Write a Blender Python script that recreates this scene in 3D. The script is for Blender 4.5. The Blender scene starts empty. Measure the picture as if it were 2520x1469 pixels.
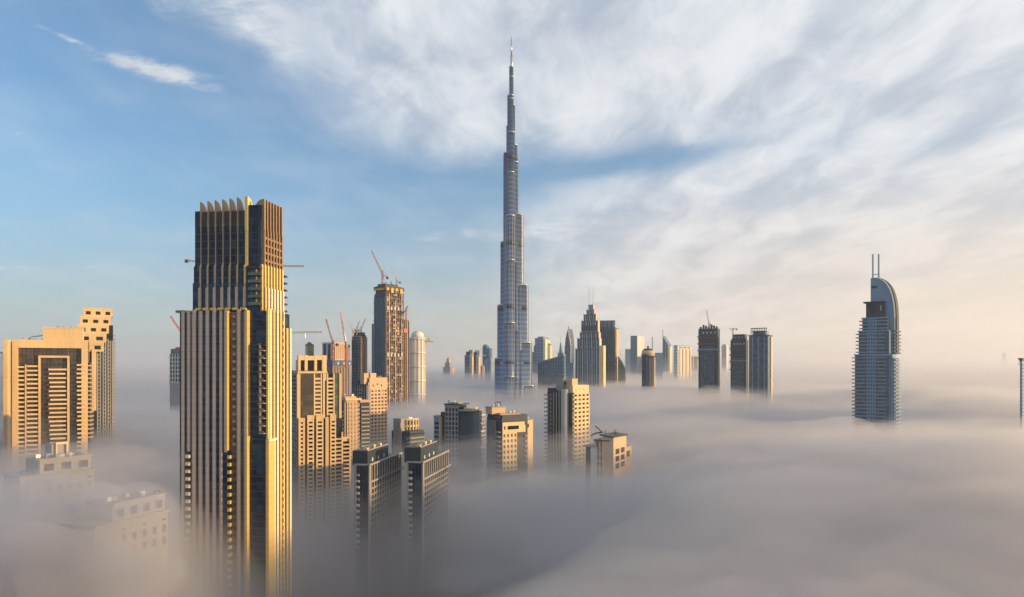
import bpy, math, random
from math import sin, cos, tan, radians, pi, sqrt, exp, floor
from mathutils import Vector, noise
random.seed(7)
scene = bpy.context.scene
C = scene.collection
# ------------------------------------------------------------------ camera
F, CX, HY, CAMZ = 1680.0, 1259.5, 900.0, 200.0          # focal length, principal column and horizon row on a 2519 wide frame
cam = bpy.data.cameras.new('camera'); cam_o = bpy.data.objects.new('camera', cam); C.objects.link(cam_o)
cam.sensor_width = 36.0; cam.lens = 36.0 * F / 2519.0; cam.shift_y = (HY - 734.5) / 2519.0
cam.clip_start = 1.0; cam.clip_end = 60000
cam_o.location = (0, 0, CAMZ); cam_o.rotation_euler = (pi / 2, 0, 0)
scene.camera = cam_o
vs = scene.view_settings
vs.view_transform = 'Standard'; vs.look = 'None'; vs.gamma = 1.0; vs.use_curve_mapping = False
vs.exposure = 0.62
# ------------------------------------------------------------------ light
SUN_AZ, SUN_EL = radians(98), radians(8.5)               # low morning sun to the right
SKY_STR, CLOUD = 0.15, 0.68
w = bpy.data.worlds.new('World'); scene.world = w; w.use_nodes = True
w.cycles.sampling_method = 'MANUAL'; w.cycles.sample_map_resolution = 512
sl = bpy.data.lights.new('sun', 'SUN'); so = bpy.data.objects.new('sun', sl); C.objects.link(so)
sl.energy = 5.0; sl.angle = radians(0.6); sl.color = (1.0, 0.66, 0.33)
S = Vector((sin(SUN_AZ) * cos(SUN_EL), cos(SUN_AZ) * cos(SUN_EL), sin(SUN_EL)))
so.rotation_euler = S.to_track_quat('Z', 'Y').to_euler()
cy = scene.cycles
cy.max_bounces = 10; cy.volume_bounces = 3; cy.transparent_max_bounces = 64; cy.diffuse_bounces = 2; cy.glossy_bounces = 2
cy.use_denoising = True
# ------------------------------------------------------------------ sky: clear air plus a sheet of high cloud
# ---- node helper
class NG:
    def __init__(s, nt): s.nt = nt
    def n(s, t, **k):
        x = s.nt.nodes.new(t)
        for a, b in k.items(): setattr(x, a, b)
        return x
    def put(s, sock, v):
        if isinstance(v, (int, float)): sock.default_value = v
        elif isinstance(v, tuple): sock.default_value = v if len(sock.default_value) == len(v) else (*v, 1)
        else: s.nt.links.new(v, sock)
    def m(s, op, a, b=None, c=None, clamp=False):
        x = s.n('ShaderNodeMath', operation=op, use_clamp=clamp)
        for i, v in enumerate((a, b, c)):
            if v is not None: s.put(x.inputs[i], v)
        return x.outputs[0]
    def ss(s, a, b, v):
        x = s.n('ShaderNodeMapRange', interpolation_type='SMOOTHSTEP')
        s.put(x.inputs['Value'], v)
        if a > b:
            x.inputs['From Min'].default_value = b; x.inputs['From Max'].default_value = a
            x.inputs['To Min'].default_value = 1; x.inputs['To Max'].default_value = 0
        else:
            x.inputs['From Min'].default_value = a; x.inputs['From Max'].default_value = b
        return x.outputs[0]
    def xyz(s, x, y, z):
        c = s.n('ShaderNodeCombineXYZ')
        for i, v in enumerate((x, y, z)): s.put(c.inputs[i], v)
        return c.outputs[0]
    def map(s, v, loc=(0, 0, 0), rot=0, sc=(1, 1, 1), typ='POINT'):
        x = s.n('ShaderNodeMapping', vector_type=typ); s.put(x.inputs[0], v)
        x.inputs['Location'].default_value = loc; x.inputs['Rotation'].default_value = (0, 0, rot); x.inputs['Scale'].default_value = sc
        return x.outputs[0]
    def noise(s, v, scale, detail=5, rough=.55, dist=0.0, out='Fac'):
        x = s.n('ShaderNodeTexNoise'); s.put(x.inputs['Vector'], v)
        x.inputs['Scale'].default_value = scale; x.inputs['Detail'].default_value = detail
        x.inputs['Roughness'].default_value = rough; x.inputs['Distortion'].default_value = dist
        return x.outputs[out]
    def mix(s, f, a, b, typ='MIX'):
        x = s.n('ShaderNodeMix', data_type='RGBA', blend_type=typ)
        s.put(x.inputs[0], f); s.put(x.inputs[6], a); s.put(x.inputs[7], b)
        return x.outputs[2]
    def blob(s, v, cx, cy, sx, sy, rot=0):
        q = s.map(v, (cx, cy, 0), rot, (sx, sy, 1), 'TEXTURE')
        l = s.n('ShaderNodeVectorMath', operation='DOT_PRODUCT'); s.put(l.inputs[0], q); s.put(l.inputs[1], q)
        return s.m('EXPONENT', s.m('MULTIPLY', l.outputs['Value'], -1.0))
nt = w.node_tree; bg = nt.nodes['Background']
sky = nt.nodes.new('ShaderNodeTexSky'); sky.sky_type = 'NISHITA'; sky.sun_disc = False
sky.sun_elevation = SUN_EL; sky.sun_rotation = SUN_AZ
sky.altitude = 0; sky.air_density = 1; sky.dust_density = 0.7; sky.ozone_density = 3.0
g = NG(nt)
bg.inputs[1].default_value = SKY_STR
tc = g.n('ShaderNodeTexCoord').outputs['Generated']
sp = g.n('ShaderNodeSeparateXYZ'); g.put(sp.inputs[0], tc)
dx, dy, dz = sp.outputs
den = g.m('ADD', g.m('MAXIMUM', dz, 0.0), 0.12)
px, py = g.m('DIVIDE', dx, den), g.m('DIVIDE', dy, den)
P0 = g.xyz(px, py, 0.0)
wv = g.noise(P0, 1.6, 3, .5, out='Color')
wv2 = g.n('ShaderNodeVectorMath', operation='MULTIPLY_ADD'); g.put(wv2.inputs[0], wv); wv2.inputs[1].default_value = (.42, .42, 0); wv2.inputs[2].default_value = (-.21, -.21, 0)
pw = g.n('ShaderNodeVectorMath', operation='ADD'); g.put(pw.inputs[0], P0); g.put(pw.inputs[1], wv2.outputs[0])
P = pw.outputs[0]
sw = g.n('ShaderNodeSeparateXYZ'); g.put(sw.inputs[0], P); wx, wy = sw.outputs[0], sw.outputs[1]
# streaky cloud texture
st = g.map(P, rot=radians(-14), sc=(3.0, 1.15, 1))
n1 = g.noise(st, 1.1, 5, .5, 0.25)
n2 = g.noise(g.map(P0, loc=(3, 1, 0), rot=radians(-10), sc=(1.6, .8, 1)), 3.4, 8, .66, .6)
n3 = g.noise(g.map(P0, loc=(7, 3, 0), sc=(.8, 1.5, 1)), 1.5, 4, .55)
# where the cloud sheet is
edge = g.m('ADD', wy, g.m('MULTIPLY', wx, .30))
main = g.m('MULTIPLY', g.ss(-0.95, -0.05, wx), g.ss(2.52, 1.95, edge))
edge2 = g.m('ADD', wy, g.m('MULTIPLY', wx, .55))
veil = g.m('MULTIPLY', g.ss(-0.8, 0.9, wx), g.ss(2.0, 2.95, edge2))
cov = g.m('ADD', g.m('MULTIPLY', main, .95), g.m('MULTIPLY', veil, .85))
gap = g.blob(P, .42, 2.30, .36, .08, radians(-14))
cov = g.m('SUBTRACT', cov, g.m('MULTIPLY', gap, .30))
topg = g.blob(P, .50, 1.36, .30, .08)
cov = g.m('SUBTRACT', cov, g.m('MULTIPLY', topg, .35))
nf = g.ss(.32, .68, g.noise(g.map(P0, rot=radians(-40), sc=(1, 2.2, 1)), 7.0, 7, .66, .4))
bld = []
for b, wgt in (((-.90, 1.73, .12, .06, radians(38)), .95), ((-1.03, 1.57, .07, .016, radians(60)), .42), ((-1.52, 2.06, .10, .035, 0), .35),
          ((-.66, 1.48, .11, .10, 0), .32), ((-.55, 1.60, .05, .16, 0), .22), ((-2.3, 3.45, .6, .05, radians(12)), .42), ((.1, 3.15, .8, .12, radians(-6)), .30), ((-1.3, 1.9, .25, .3, 0), .10)):
    bld.append(g.m('MULTIPLY', g.blob(P0 if wgt > .4 else P, *b), g.m('MULTIPLY_ADD', nf, wgt * 1.1, wgt * .45)))
for x in bld: cov = g.m('ADD', cov, x)
tex = g.m('ADD', g.m('MULTIPLY', g.m('SUBTRACT', n1, .5), 1.5), g.m('MULTIPLY', g.m('SUBTRACT', n2, .5), 0.8))
fld = g.m('ADD', cov, g.m('MULTIPLY', tex, g.m('ADD', .12, g.m('MULTIPLY', g.m('MINIMUM', g.m('SUBTRACT', cov, g.m('MULTIPLY', veil, .45)), .8), .55))))
alpha = g.m('MULTIPLY', g.ss(0.08, 1.0, fld), .95)
thin = g.m('MULTIPLY', g.ss(.36, .72, g.m('ADD', g.m('MULTIPLY', n3, .6), g.m('MULTIPLY', n1, .4))), .22)
alpha = g.m('MULTIPLY', g.m('MAXIMUM', alpha, thin), g.ss(-.03, .05, dz))
low = g.m('MULTIPLY', g.ss(.27, -.02, dz), .68)
# cloud light: white where thick and facing the sun, blue-grey in the folds, warm near the sun side and low down
shade = g.ss(.36, .62, g.m('ADD', g.m('MULTIPLY', n1, .6), g.m('MULTIPLY', n2, .4)))
ccol = g.mix(shade, (.50, .56, .65), (.82, .85, .88))
warm = g.m('MULTIPLY', g.ss(-.35, .75, dx), g.ss(.30, .02, dz))
ccol = g.mix(warm, ccol, (.82, .67, .55))
skyb = g.mix(low, g.mix(1.0, sky.outputs[0], (.84, .97, 1.0, 1), 'MULTIPLY'), g.mix(1.0, g.mix(g.ss(-.5, .62, dx), (.38, .41, .48), (.84, .63, .49)), (.9 * CLOUD / SKY_STR,) * 3 + (1,), 'MULTIPLY'))
ccol = g.mix(1.0, ccol, (CLOUD / SKY_STR,) * 3 + (1,), 'MULTIPLY')
skyc = g.mix(alpha, skyb, ccol)
nt.links.new(skyc, bg.inputs[0])
# ------------------------------------------------------------------ helpers: tags, meshes, materials
def tag(o, label=None, cat=None, group=None, kind=None):
    for k, v in (('label', label), ('category', cat), ('group', group), ('kind', kind)):
        if v: o[k] = v
    return o
def link(name, data, parent=None, loc=None, rz=0.0):
    o = bpy.data.objects.new(name, data); C.objects.link(o)
    if parent is not None:
        o.parent = parent
        if parent.parent is not None: loc = Vector(loc or (0, 0, 0)) - parent.location      # a sub-part: same local frame as its thing
    if loc is not None: o.location = loc
    if rz: o.rotation_euler = (0, 0, rz)
    return o
def mesh(name, V, Fc, mat, smooth=False):
    me = bpy.data.meshes.new(name); me.from_pydata(V, [], Fc); me.update()
    if mat: me.materials.append(mat)
    if smooth:
        for p in me.polygons: p.use_smooth = True
    return me
BOXF = [(0, 2, 3, 1), (4, 5, 7, 6), (0, 1, 5, 4), (2, 6, 7, 3), (0, 4, 6, 2), (1, 3, 7, 5)]
_cache = {}
def box_mesh(dx, dy, dz, m):
    k = (round(dx, 3), round(dy, 3), round(dz, 3), m.name)
    if k not in _cache:
        V = [(x * dx / 2, y * dy / 2, z * dz / 2) for z in (-1, 1) for y in (-1, 1) for x in (-1, 1)]
        _cache[k] = mesh('piece', V, BOXF, m)
    return _cache[k]
def box(name, x0, x1, y0, y1, z0, z1, m, parent, bev=0):
    if bev:
        return prism(name, [(x0 + bev, y0), (x1 - bev, y0), (x1, y0 + bev), (x1, y1 - bev), (x1 - bev, y1), (x0 + bev, y1), (x0, y1 - bev), (x0, y0 + bev)], z0, z1, m, parent)
    return link(name, box_mesh(x1 - x0, y1 - y0, z1 - z0, m), parent, ((x0 + x1) / 2, (y0 + y1) / 2, (z0 + z1) / 2))
def prism(name, pts, z0, z1, m, parent, smooth=False):
    n = len(pts); V = [(x, y, z0) for x, y in pts] + [(x, y, z1) for x, y in pts]
    Fc = [tuple(range(n - 1, -1, -1)), tuple(range(n, 2 * n))] + [(i, (i + 1) % n, n + (i + 1) % n, n + i) for i in range(n)]
    me = mesh(name, V, Fc, m)
    if smooth:
        for p in me.polygons[2:]: p.use_smooth = True
    return link(name, me, parent)
def joined(name, boxes, m, parent, kind='stuff'):
    V, Fc = [], []
    for (x0, x1, y0, y1, z0, z1) in boxes:
        b = len(V); V += [(x, y, z) for z in (z0, z1) for y in (y0, y1) for x in (x0, x1)]
        Fc += [tuple(i + b for i in f) for f in BOXF]
    o = link(name, mesh(name, V, Fc, m), parent)
    if kind: o['kind'] = kind
    return o
def bars_mesh(segs, r, m, name='bars'):
    """square bars along segments (p, q), optional own radius"""
    V, Fc = [], []
    for s in segs:
        p, q = Vector(s[0]), Vector(s[1]); rr = s[2] if len(s) > 2 else r
        d = (q - p).normalized(); u = d.orthogonal().normalized(); v = d.cross(u); b = len(V)
        for c in (p, q):
            for i, j in ((-1, -1), (1, -1), (1, 1), (-1, 1)): V.append(tuple(c + u * rr * i + v * rr * j))
        Fc += [(b, b + 3, b + 2, b + 1), (b + 4, b + 5, b + 6, b + 7)] + [(b + i, b + (i + 1) % 4, b + 4 + (i + 1) % 4, b + 4 + i) for i in range(4)]
    return mesh(name, V, Fc, m)
def bars(name, segs, r, m, parent, kind=None):
    o = link(name, bars_mesh(segs, r, m, name), parent)
    if kind: o['kind'] = kind
    return o
def cyl(name, x, y, r0, r1, z0, z1, m, parent, n=20):
    V = [(x + r0 * cos(2 * pi * i / n), y + r0 * sin(2 * pi * i / n), z0) for i in range(n)] + [(x + r1 * cos(2 * pi * i / n), y + r1 * sin(2 * pi * i / n), z1) for i in range(n)]
    Fc = [tuple(range(n - 1, -1, -1)), tuple(range(n, 2 * n))] + [(i, (i + 1) % n, n + (i + 1) % n, n + i) for i in range(n)]
    me = mesh(name, V, Fc, m)
    for p in me.polygons[2:]: p.use_smooth = True
    return link(name, me, parent)
def new_mat(name):
    m = bpy.data.materials.new(name); m.use_nodes = True
    return m, NG(m.node_tree), m.node_tree.nodes['Principled BSDF']
def wall_mat(name, col, rough=.75, var=.22, joint=0.0, jpitch=3.5, metallic=0.0, spec=.4):
    """mineral or metal cladding: patches, vertical weather streaks, optional horizontal panel joints"""
    m, g, b = new_mat(name)
    pos = g.n('ShaderNodeNewGeometry').outputs['Position']
    a = g.noise(pos, .045, 4, .6); st = g.noise(g.map(pos, sc=(.9, .9, .03)), 1.0, 3, .6); fine = g.noise(pos, .9, 3, .6)
    f = g.m('ADD', g.m('MULTIPLY', g.m('SUBTRACT', a, .5), var * 1.6), g.m('MULTIPLY', g.m('SUBTRACT', st, .5), var * 1.3))
    f = g.m('ADD', f, g.m('MULTIPLY', g.m('SUBTRACT', fine, .5), var * .5))
    oi = g.n('ShaderNodeObjectInfo').outputs['Random']
    f = g.m('ADD', f, g.m('MULTIPLY', g.m('SUBTRACT', oi, .5), var * .35))
    f = g.m('ADD', f, 1.0)
    if joint:
        s = g.n('ShaderNodeSeparateXYZ'); g.put(s.inputs[0], pos)
        fr = g.m('FRACT', g.m('DIVIDE', s.outputs[2], jpitch))
        f = g.m('MULTIPLY', f, g.m('SUBTRACT', 1.0, g.m('MULTIPLY', g.m('LESS_THAN', fr, .05), joint)))
    c = g.mix(1.0, (*col, 1), f, 'MULTIPLY')
    g.put(b.inputs['Base Color'], c)
    b.inputs['Roughness'].default_value = rough; b.inputs['Metallic'].default_value = metallic; b.inputs['Specular IOR Level'].default_value = spec
    return m
def glass_mat(name, col, col2, rough=.12, spec=.6, metallic=0.0, pitch=0, vpitch=0, line=(.05, .05, .05)):
    """window glass: each pane its own tint; on far curtain walls floor lines too fine to build"""
    m, g, b = new_mat(name)
    oi = g.n('ShaderNodeObjectInfo').outputs['Random']
    pos = g.n('ShaderNodeNewGeometry').outputs['Position']
    cell = g.n('ShaderNodeTexWhiteNoise', noise_dimensions='3D')
    sn = g.n('ShaderNodeVectorMath', operation='FLOOR'); g.put(sn.inputs[0], g.map(pos, loc=(.37, .61, .13), sc=(.36, .36, .2857))); g.put(cell.inputs['Vector'], sn.outputs[0])
    r = g.m('ADD', g.m('MULTIPLY', oi, .4), g.m('MULTIPLY', g.m('POWER', cell.outputs['Value'], 2.0), .75))
    c = g.mix(r, (*col, 1), (*col2, 1))
    rgh = g.m('ADD', rough, g.m('MULTIPLY', cell.outputs['Value'], .08))
    if pitch:
        s = g.n('ShaderNodeSeparateXYZ'); g.put(s.inputs[0], pos)
        ln = g.m('LESS_THAN', g.m('FRACT', g.m('DIVIDE', s.outputs[2], pitch)), .3)
        c = g.mix(g.m('MULTIPLY', ln, .8), c, (*line, 1))
    g.put(b.inputs['Base Color'], c); g.put(b.inputs['Roughness'], rgh)
    b.inputs['Specular IOR Level'].default_value = spec; b.inputs['Metallic'].default_value = metallic
    return m
M = {}
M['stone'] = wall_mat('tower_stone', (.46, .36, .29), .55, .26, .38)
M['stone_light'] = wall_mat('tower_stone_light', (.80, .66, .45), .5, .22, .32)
M['stone_lit_line'] = wall_mat('tower_stone_lit_line', (.56, .43, .33), .5, .24, .34)  # lighter stone for edge strips: their sunlit side put into the colour
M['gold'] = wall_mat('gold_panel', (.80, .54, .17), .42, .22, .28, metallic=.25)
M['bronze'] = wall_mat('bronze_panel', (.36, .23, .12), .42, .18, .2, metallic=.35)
M['dark'] = wall_mat('dark_louvre', (.035, .034, .036), .5, .3)
M['frame'] = wall_mat('dark_frame', (.03, .034, .04), .4, .2)
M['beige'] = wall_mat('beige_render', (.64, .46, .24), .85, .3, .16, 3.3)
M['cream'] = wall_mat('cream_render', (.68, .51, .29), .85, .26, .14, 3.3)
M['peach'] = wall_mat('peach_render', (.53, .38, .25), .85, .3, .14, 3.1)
M['taupe'] = wall_mat('taupe_shade_render', (.30, .28, .26), .85, .22)  # also used on shaded sides, where shade is put into the colour
M['grey'] = wall_mat('grey_render', (.30, .30, .30), .8, .22)
M['pale'] = wall_mat('pale_concrete', (.50, .50, .49), .8, .18)
M['white'] = wall_mat('white_render', (.68, .66, .62), .7, .14)
M['concrete'] = wall_mat('raw_concrete', (.23, .165, .125), .9, .35)
M['concrete_d'] = wall_mat('raw_concrete_dark', (.10, .078, .066), .9, .4)
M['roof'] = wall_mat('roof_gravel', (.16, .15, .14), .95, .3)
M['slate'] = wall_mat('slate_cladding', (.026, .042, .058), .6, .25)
M['bluegrey'] = wall_mat('blue_grey_cladding', (.17, .27, .37), .5, .14)
M['steel'] = wall_mat('steel', (.42, .43, .44), .35, .15, metallic=.8)
M['crane_red'] = wall_mat('crane_red', (.42, .13, .08), .6, .3)
M['crane_yellow'] = wall_mat('crane_yellow', (.55, .36, .06), .6, .3)
M['crane_white'] = wall_mat('crane_white', (.55, .50, .46), .6, .2)
M['screen_y'] = wall_mat('yellow_safety_screen', (.60, .38, .03), .7, .3)
M['screen_b'] = wall_mat('blue_formwork', (.05, .10, .24), .7, .3)
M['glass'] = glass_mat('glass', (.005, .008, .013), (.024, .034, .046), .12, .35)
M['glass_blue'] = glass_mat('glass_blue', (.004, .012, .032), (.025, .075, .13), .07, .2)
M['glass_green'] = glass_mat('glass_green', (.022, .045, .035), (.10, .15, .11), .15, .6)
M['glass_brown'] = glass_mat('glass_brown', (.030, .024, .018), (.10, .08, .055), .15, .6)
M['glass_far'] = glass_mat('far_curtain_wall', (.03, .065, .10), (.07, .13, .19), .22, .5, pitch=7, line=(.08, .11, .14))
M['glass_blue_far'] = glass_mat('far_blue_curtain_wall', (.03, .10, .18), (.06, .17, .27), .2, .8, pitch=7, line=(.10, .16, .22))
M['curtain'] = glass_mat('curtained_glass', (.10, .085, .07), (.22, .19, .15), .2, .4)
M['rail'] = glass_mat('balcony_rail_glass', (.06, .11, .10), (.14, .20, .17), .15, .6)
# the tall spire tower: steel and glass bands
def spire_mat(name, dark, lite, rough, metallic):
    m, g, b = new_mat(name)
    pos = g.n('ShaderNodeNewGeometry').outputs['Position']; s = g.n('ShaderNodeSeparateXYZ'); g.put(s.inputs[0], pos)
    fr = g.m('FRACT', g.m('DIVIDE', s.outputs[2], 8.6)); ln = g.ss(.62, .70, fr)
    nz = g.noise(g.map(pos, sc=(.25, .25, .02)), 1.0, 3, .6)
    c = g.mix(g.m('ADD', g.m('MULTIPLY', ln, .35), g.m('MULTIPLY', g.m('SUBTRACT', nz, .5), .35)), (*dark, 1), (*lite, 1))
    g.put(b.inputs['Base Color'], c); b.inputs['Metallic'].default_value = metallic
    g.put(b.inputs['Roughness'], g.m('ADD', rough, g.m('MULTIPLY', nz, .12))); b.inputs['Specular IOR Level'].default_value = .7
    return m
M['spire'] = spire_mat('spire_cladding', (.13, .18, .25), (.40, .45, .51), .28, .85)
M['spire_hi'] = spire_mat('spire_cladding_upper', (.07, .12, .20), (.18, .26, .37), .27, .8)

# ------------------------------------------------------------------ buildings are laid out from their near corner
# local x runs along face B (to the right and away), local y along face A (to the left and away)
class Bld:
    def __init__(s, name, label, cat, k, Y, a, l=None, r=None, group=None):
        s.a = radians(a); s.Y = Y; s.X = (k - CX) / F * Y
        s.sa, s.ca = sin(s.a), cos(s.a)
        s.root = link(name, None, None, (s.X, Y, 0), pi / 2 - s.a)
        tag(s.root, label, cat, group, 'thing')
        s.LA = s.uA(l) if l is not None else 20; s.LB = s.uB(r) if r is not None else 20
    def uA(s, px):
        t = (px - CX) / F; return (s.X - t * s.Y) / (s.ca + t * s.sa)
    def uB(s, px):
        t = (px - CX) / F; return (s.X - t * s.Y) / (t * s.ca - s.sa)
    def z(s, py, A=0.0, B=0.0):
        return CAMZ + (HY - py) / F * (s.Y + A * s.sa + B * s.ca)
    def vol(s, name, x0, x1, y0, y1, z0, z1, m, parent=None, bev=0):
        return box(name, x0, x1, y0, y1, z0, z1, m, parent or s.root, bev)
    def f(s, name, face, u0, u1, v0, v1, z0, z1, m, parent=None):
        if u0 > u1: u0, u1 = u1, u0
        p = parent or s.root
        if face == 'A': return box(name, -v1, -v0, u0, u1, z0, z1, m, p)
        return box(name, u0, u1, -v1, -v0, z0, z1, m, p)
    def fb(s, face, u0, u1, v0, v1, z0, z1):
        if face == 'A': return (-v1, -v0, u0, u1, z0, z1)
        return (u0, u1, -v1, -v0, z0, z1)
    def lattice(s, face, u0, u1, z0, z1, nu, pitch, pw, sh, m, gm=None, d=.45, panes=True, v=0.0, pier='pier', span='spandrel', sm=None):
        """punched facade: piers and spandrels stand proud, panes sit back between them"""
        du = (u1 - u0) / nu; nz = max(1, int(round((z1 - z0) / pitch))); pz = (z1 - z0) / nz
        for i in range(nu + 1):
            c = u0 + i * du
            s.f(pier, face, max(u0, c - pw / 2), min(u1, c + pw / 2), v, v + d, z0, z1, m)
        for j in range(nz + 1):
            zc = z0 + j * pz
            s.f(span, face, u0, u1, v, v + d - .12, max(z0, zc - sh / 2), min(z1, zc + sh / 2), sm or m)
        if panes and gm:
            for i in range(nu):
                for j in range(nz):
                    s.f('window', face, u0 + i * du + pw / 2, u0 + (i + 1) * du - pw / 2, v + .01, v + .10 + .03 * random.random(), z0 + j * pz + sh / 2, z0 + (j + 1) * pz - sh / 2, gm if random.random() < .84 else M[random.choice(('glass_brown', 'curtain', 'glass_green'))])
    def balconies(s, face, u0, u1, z0, z1, pitch, d, m, v=0.0, par=1.15, slab=.28, soffit=None, jit=0.0):
        n = int((z1 - z0) / pitch + .5)
        for j in range(n):
            zc = z1 - j * pitch
            q = s.f('balcony', face, u0 + jit * random.random(), u1 - jit * random.random(), v, v + d, zc - par - slab, zc, m)
def thing(name, label, cat, loc=(0, 0, 0), rz=0, group=None):
    o = link(name, None, None, loc, rz); return tag(o, label, cat, group, 'thing')
def W(px, py, Y): return Vector(((px - CX) / F * Y, Y, CAMZ + (HY - py) / F * Y))
def roof_kit(b, x0, x1, y0, y1, z, n, seed=0):
    """chillers, tanks and ducts scattered on a flat roof"""
    rr = random.Random(seed)
    for k in range(n):
        x, y = x0 + (x1 - x0) * (k + .2 + .6 * rr.random()) / n, y0 + (y1 - y0) * rr.random()
        t = rr.random()
        if t < .55: b.vol('roof_chiller', x - .9, x + .9, y - .7, y + .7, z, z + .9 + .8 * rr.random(), M[rr.choice(('steel', 'pale', 'grey', 'white'))])
        elif t < .8: cyl('water_tank', x, y, .9, .9, z, z + 1.7, M[rr.choice(('pale', 'white'))], b.root, 10)
        else: b.vol('duct', x - 1.8, x + 1.8, y - .3, y + .3, z + .2, z + .8, M['steel'])
# ------------------------------------------------------------------ ground
gm = wall_mat('ground', (.07, .068, .062), .95, .4)
tag(link('ground', mesh('ground', [(-16000, -16000, 0), (16000, -16000, 0), (16000, 16000, 0), (-16000, 16000, 0)], [(0, 1, 2, 3)], gm)), 'dark city ground hidden under the fog', 'ground', kind='structure')

# ------------------------------------------------------------------ gold ribbed skyscraper, the nearest tower
def gold_tower():
    b = Bld('ribbed_skyscraper', 'tall gold ribbed skyscraper with a crown of fins in the left foreground', 'skyscraper', 655, 314, 8.5, 450, 712)
    R = b.root; W_, D = b.LA, b.LB
    A = b.uA; zt = lambda py: b.z(py)
    z_roof, z_step, z_b, z_c, z_ter = zt(514), zt(548), zt(650), zt(703), zt(765)
    fl = 3.45
    # ---- base shaft: glass bodies stepping out towards the left, so their right returns catch the sun
    u1, u2 = A(569), A(613)
    b.vol('glass_body', 0, D, 0, W_, 0, z_ter, M['glass_blue'])
    b.f('glass_bay', 'A', u1, W_ - .6, .0, 3.2, 0, z_ter - .6, M['glass_blue'])
    b.f('glass_bay', 'A', u2, u1 - .01, .0, 1.7, 0, z_ter - .5, M['glass_brown'])
    # returns facing the sun
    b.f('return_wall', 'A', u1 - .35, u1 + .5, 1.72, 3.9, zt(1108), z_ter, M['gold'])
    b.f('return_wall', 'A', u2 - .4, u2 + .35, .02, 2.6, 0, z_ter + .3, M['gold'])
    # piers of the base shaft
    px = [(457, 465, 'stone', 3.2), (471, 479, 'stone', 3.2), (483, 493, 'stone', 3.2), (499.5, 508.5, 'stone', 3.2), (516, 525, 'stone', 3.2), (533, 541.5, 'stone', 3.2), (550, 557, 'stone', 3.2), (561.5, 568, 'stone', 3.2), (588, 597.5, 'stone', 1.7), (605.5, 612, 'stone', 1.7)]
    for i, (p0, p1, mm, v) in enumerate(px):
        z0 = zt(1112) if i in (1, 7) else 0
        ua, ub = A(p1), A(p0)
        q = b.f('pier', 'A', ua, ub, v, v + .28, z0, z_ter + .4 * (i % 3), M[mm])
        b.f('pier_edge', 'A', .15 * ub + .85 * ua, .62 * ub + .38 * ua, v + .28, v + .4, z0, z_ter + .4 * (i % 3) - .15, M['stone_lit_line'], q)  # strip on the right of the pier, its sunlit side painted lighter
    # floor lines behind the piers
    k = 0
    z = 66.0
    while z < z_ter - 1:
        b.f('floor_line', 'A', u1 + .5, W_ - .7, 3.2, 3.33, z, z + .55, M['frame'])
        b.f('floor_line', 'A', u2 + .4, u1 - .4, 1.7, 1.82, z, z + .55, M['frame'])
        b.f('floor_line', 'A', .3, u2 - .5, 0, .14, z, z + .5, M['frame'])
        b.f('floor_line', 'B', .3, D - .3, 0, .14, z, z + .5, M['frame'])
        z += fl
    # stacks of small balconies low in the shaft, in front of the second strip and beside the gold return
    z = zt(1120)
    while z > 70:
        b.f('balcony', 'A', A(479.5), A(470.5), 3.21, 4.6, z - 1.5, z, M['stone_light'])
        b.f('balcony', 'A', A(577), A(571), 1.72, 4.0, z - 1.5, z, M['gold'])
        b.f('balcony', 'A', A(585), A(578.5), 1.72, 2.7, z - 3.1, z - 1.9, M['frame'])
        z -= fl
    # recessed brown window strip between the returns
    z = z_ter - 2
    while z > zt(1100):
        b.f('balcony', 'A', A(586), A(579), 1.72, 2.3, z - 1.2, z, M['bronze']); z -= fl
    # corner balconies of the base shaft
    z = zt(862)
    b.f('corner_canopy', 'A', 0.0, A(626), .0, 1.2, zt(850), zt(846), M['frame'])
    while z > zt(1070):
        q = b.f('corner_balcony', 'A', .25, A(641), .15, 1.9, z - .35, z, M['stone'])
        b.f('rail', 'A', .3, A(642), 1.75, 1.85, z, z + 1.05, M['rail'], q)
        b.f('pillar', 'A', A(643), A(641.2), .15, 1.6, z, z + fl - .35, M['bronze'])
        z -= fl
    # left edge balconies seen against the sky
    z = z_ter - 2.5; k = 0
    while z > zt(1080):
        b.vol('side_balcony', 1.0, 6.0, W_ + .01, W_ + 1.5, z - 1.25, z, M['frame'] if k % 2 else M['grey']); z -= fl; k += 1
    b.vol('terrace_edge', -3.3, D * .5, W_ - 3, W_ + 1.5, z_ter - .6, z_ter + .5, M['glass_green'])
    # ---- right face of the base shaft
    zlow = zt(1080)
    n = 7; du = D / n
    b.f('corner_wall', 'B', 0.02, 2.0, .0, .9, zlow, z_ter + 1.2, M['gold'])
    b.f('corner_wall', 'B', -.5, 5.0, .02, 1.5, 0, zlow - 1.2, M['gold'])
    b.f('ledge', 'B', -.4, 8.6, .02, 1.7, zlow - 1.2, zlow - .2, M['stone_light'])
    for i in range(1, n + 1):
        u = i * du - .3
        zt2 = z_ter + 1.0 - (0 if i < 6 else 8)
        if i in (5,):
            b.f('pier', 'B', u - .9, u - .1, .0, 1.0, 0, zt2, M['stone_light'])
            z = z_ter - 4
            while z > 75:
                b.f('balcony', 'B', u - 2.5, u - .9, .15, 1.25, z - 1.5, z, M['gold']); z -= fl
        else:
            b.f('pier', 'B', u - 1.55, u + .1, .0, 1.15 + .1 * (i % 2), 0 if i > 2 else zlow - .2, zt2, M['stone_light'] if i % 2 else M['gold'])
            if i <= 2: b.f('pier', 'B', u + .4 if i == 1 else u - .6, u + 1.4 if i == 1 else u + .6, .0, 1.1, 0, zlow - 1.21, M['stone_light'])
    # ---- upper shaft, set back behind the terrace
    o = .9
    a0, a1 = A(638), A(470)                       # face A from corner to left
    D0, D = D, D + 2.6                            # the sunny side of the upper shaft reaches further back
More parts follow.
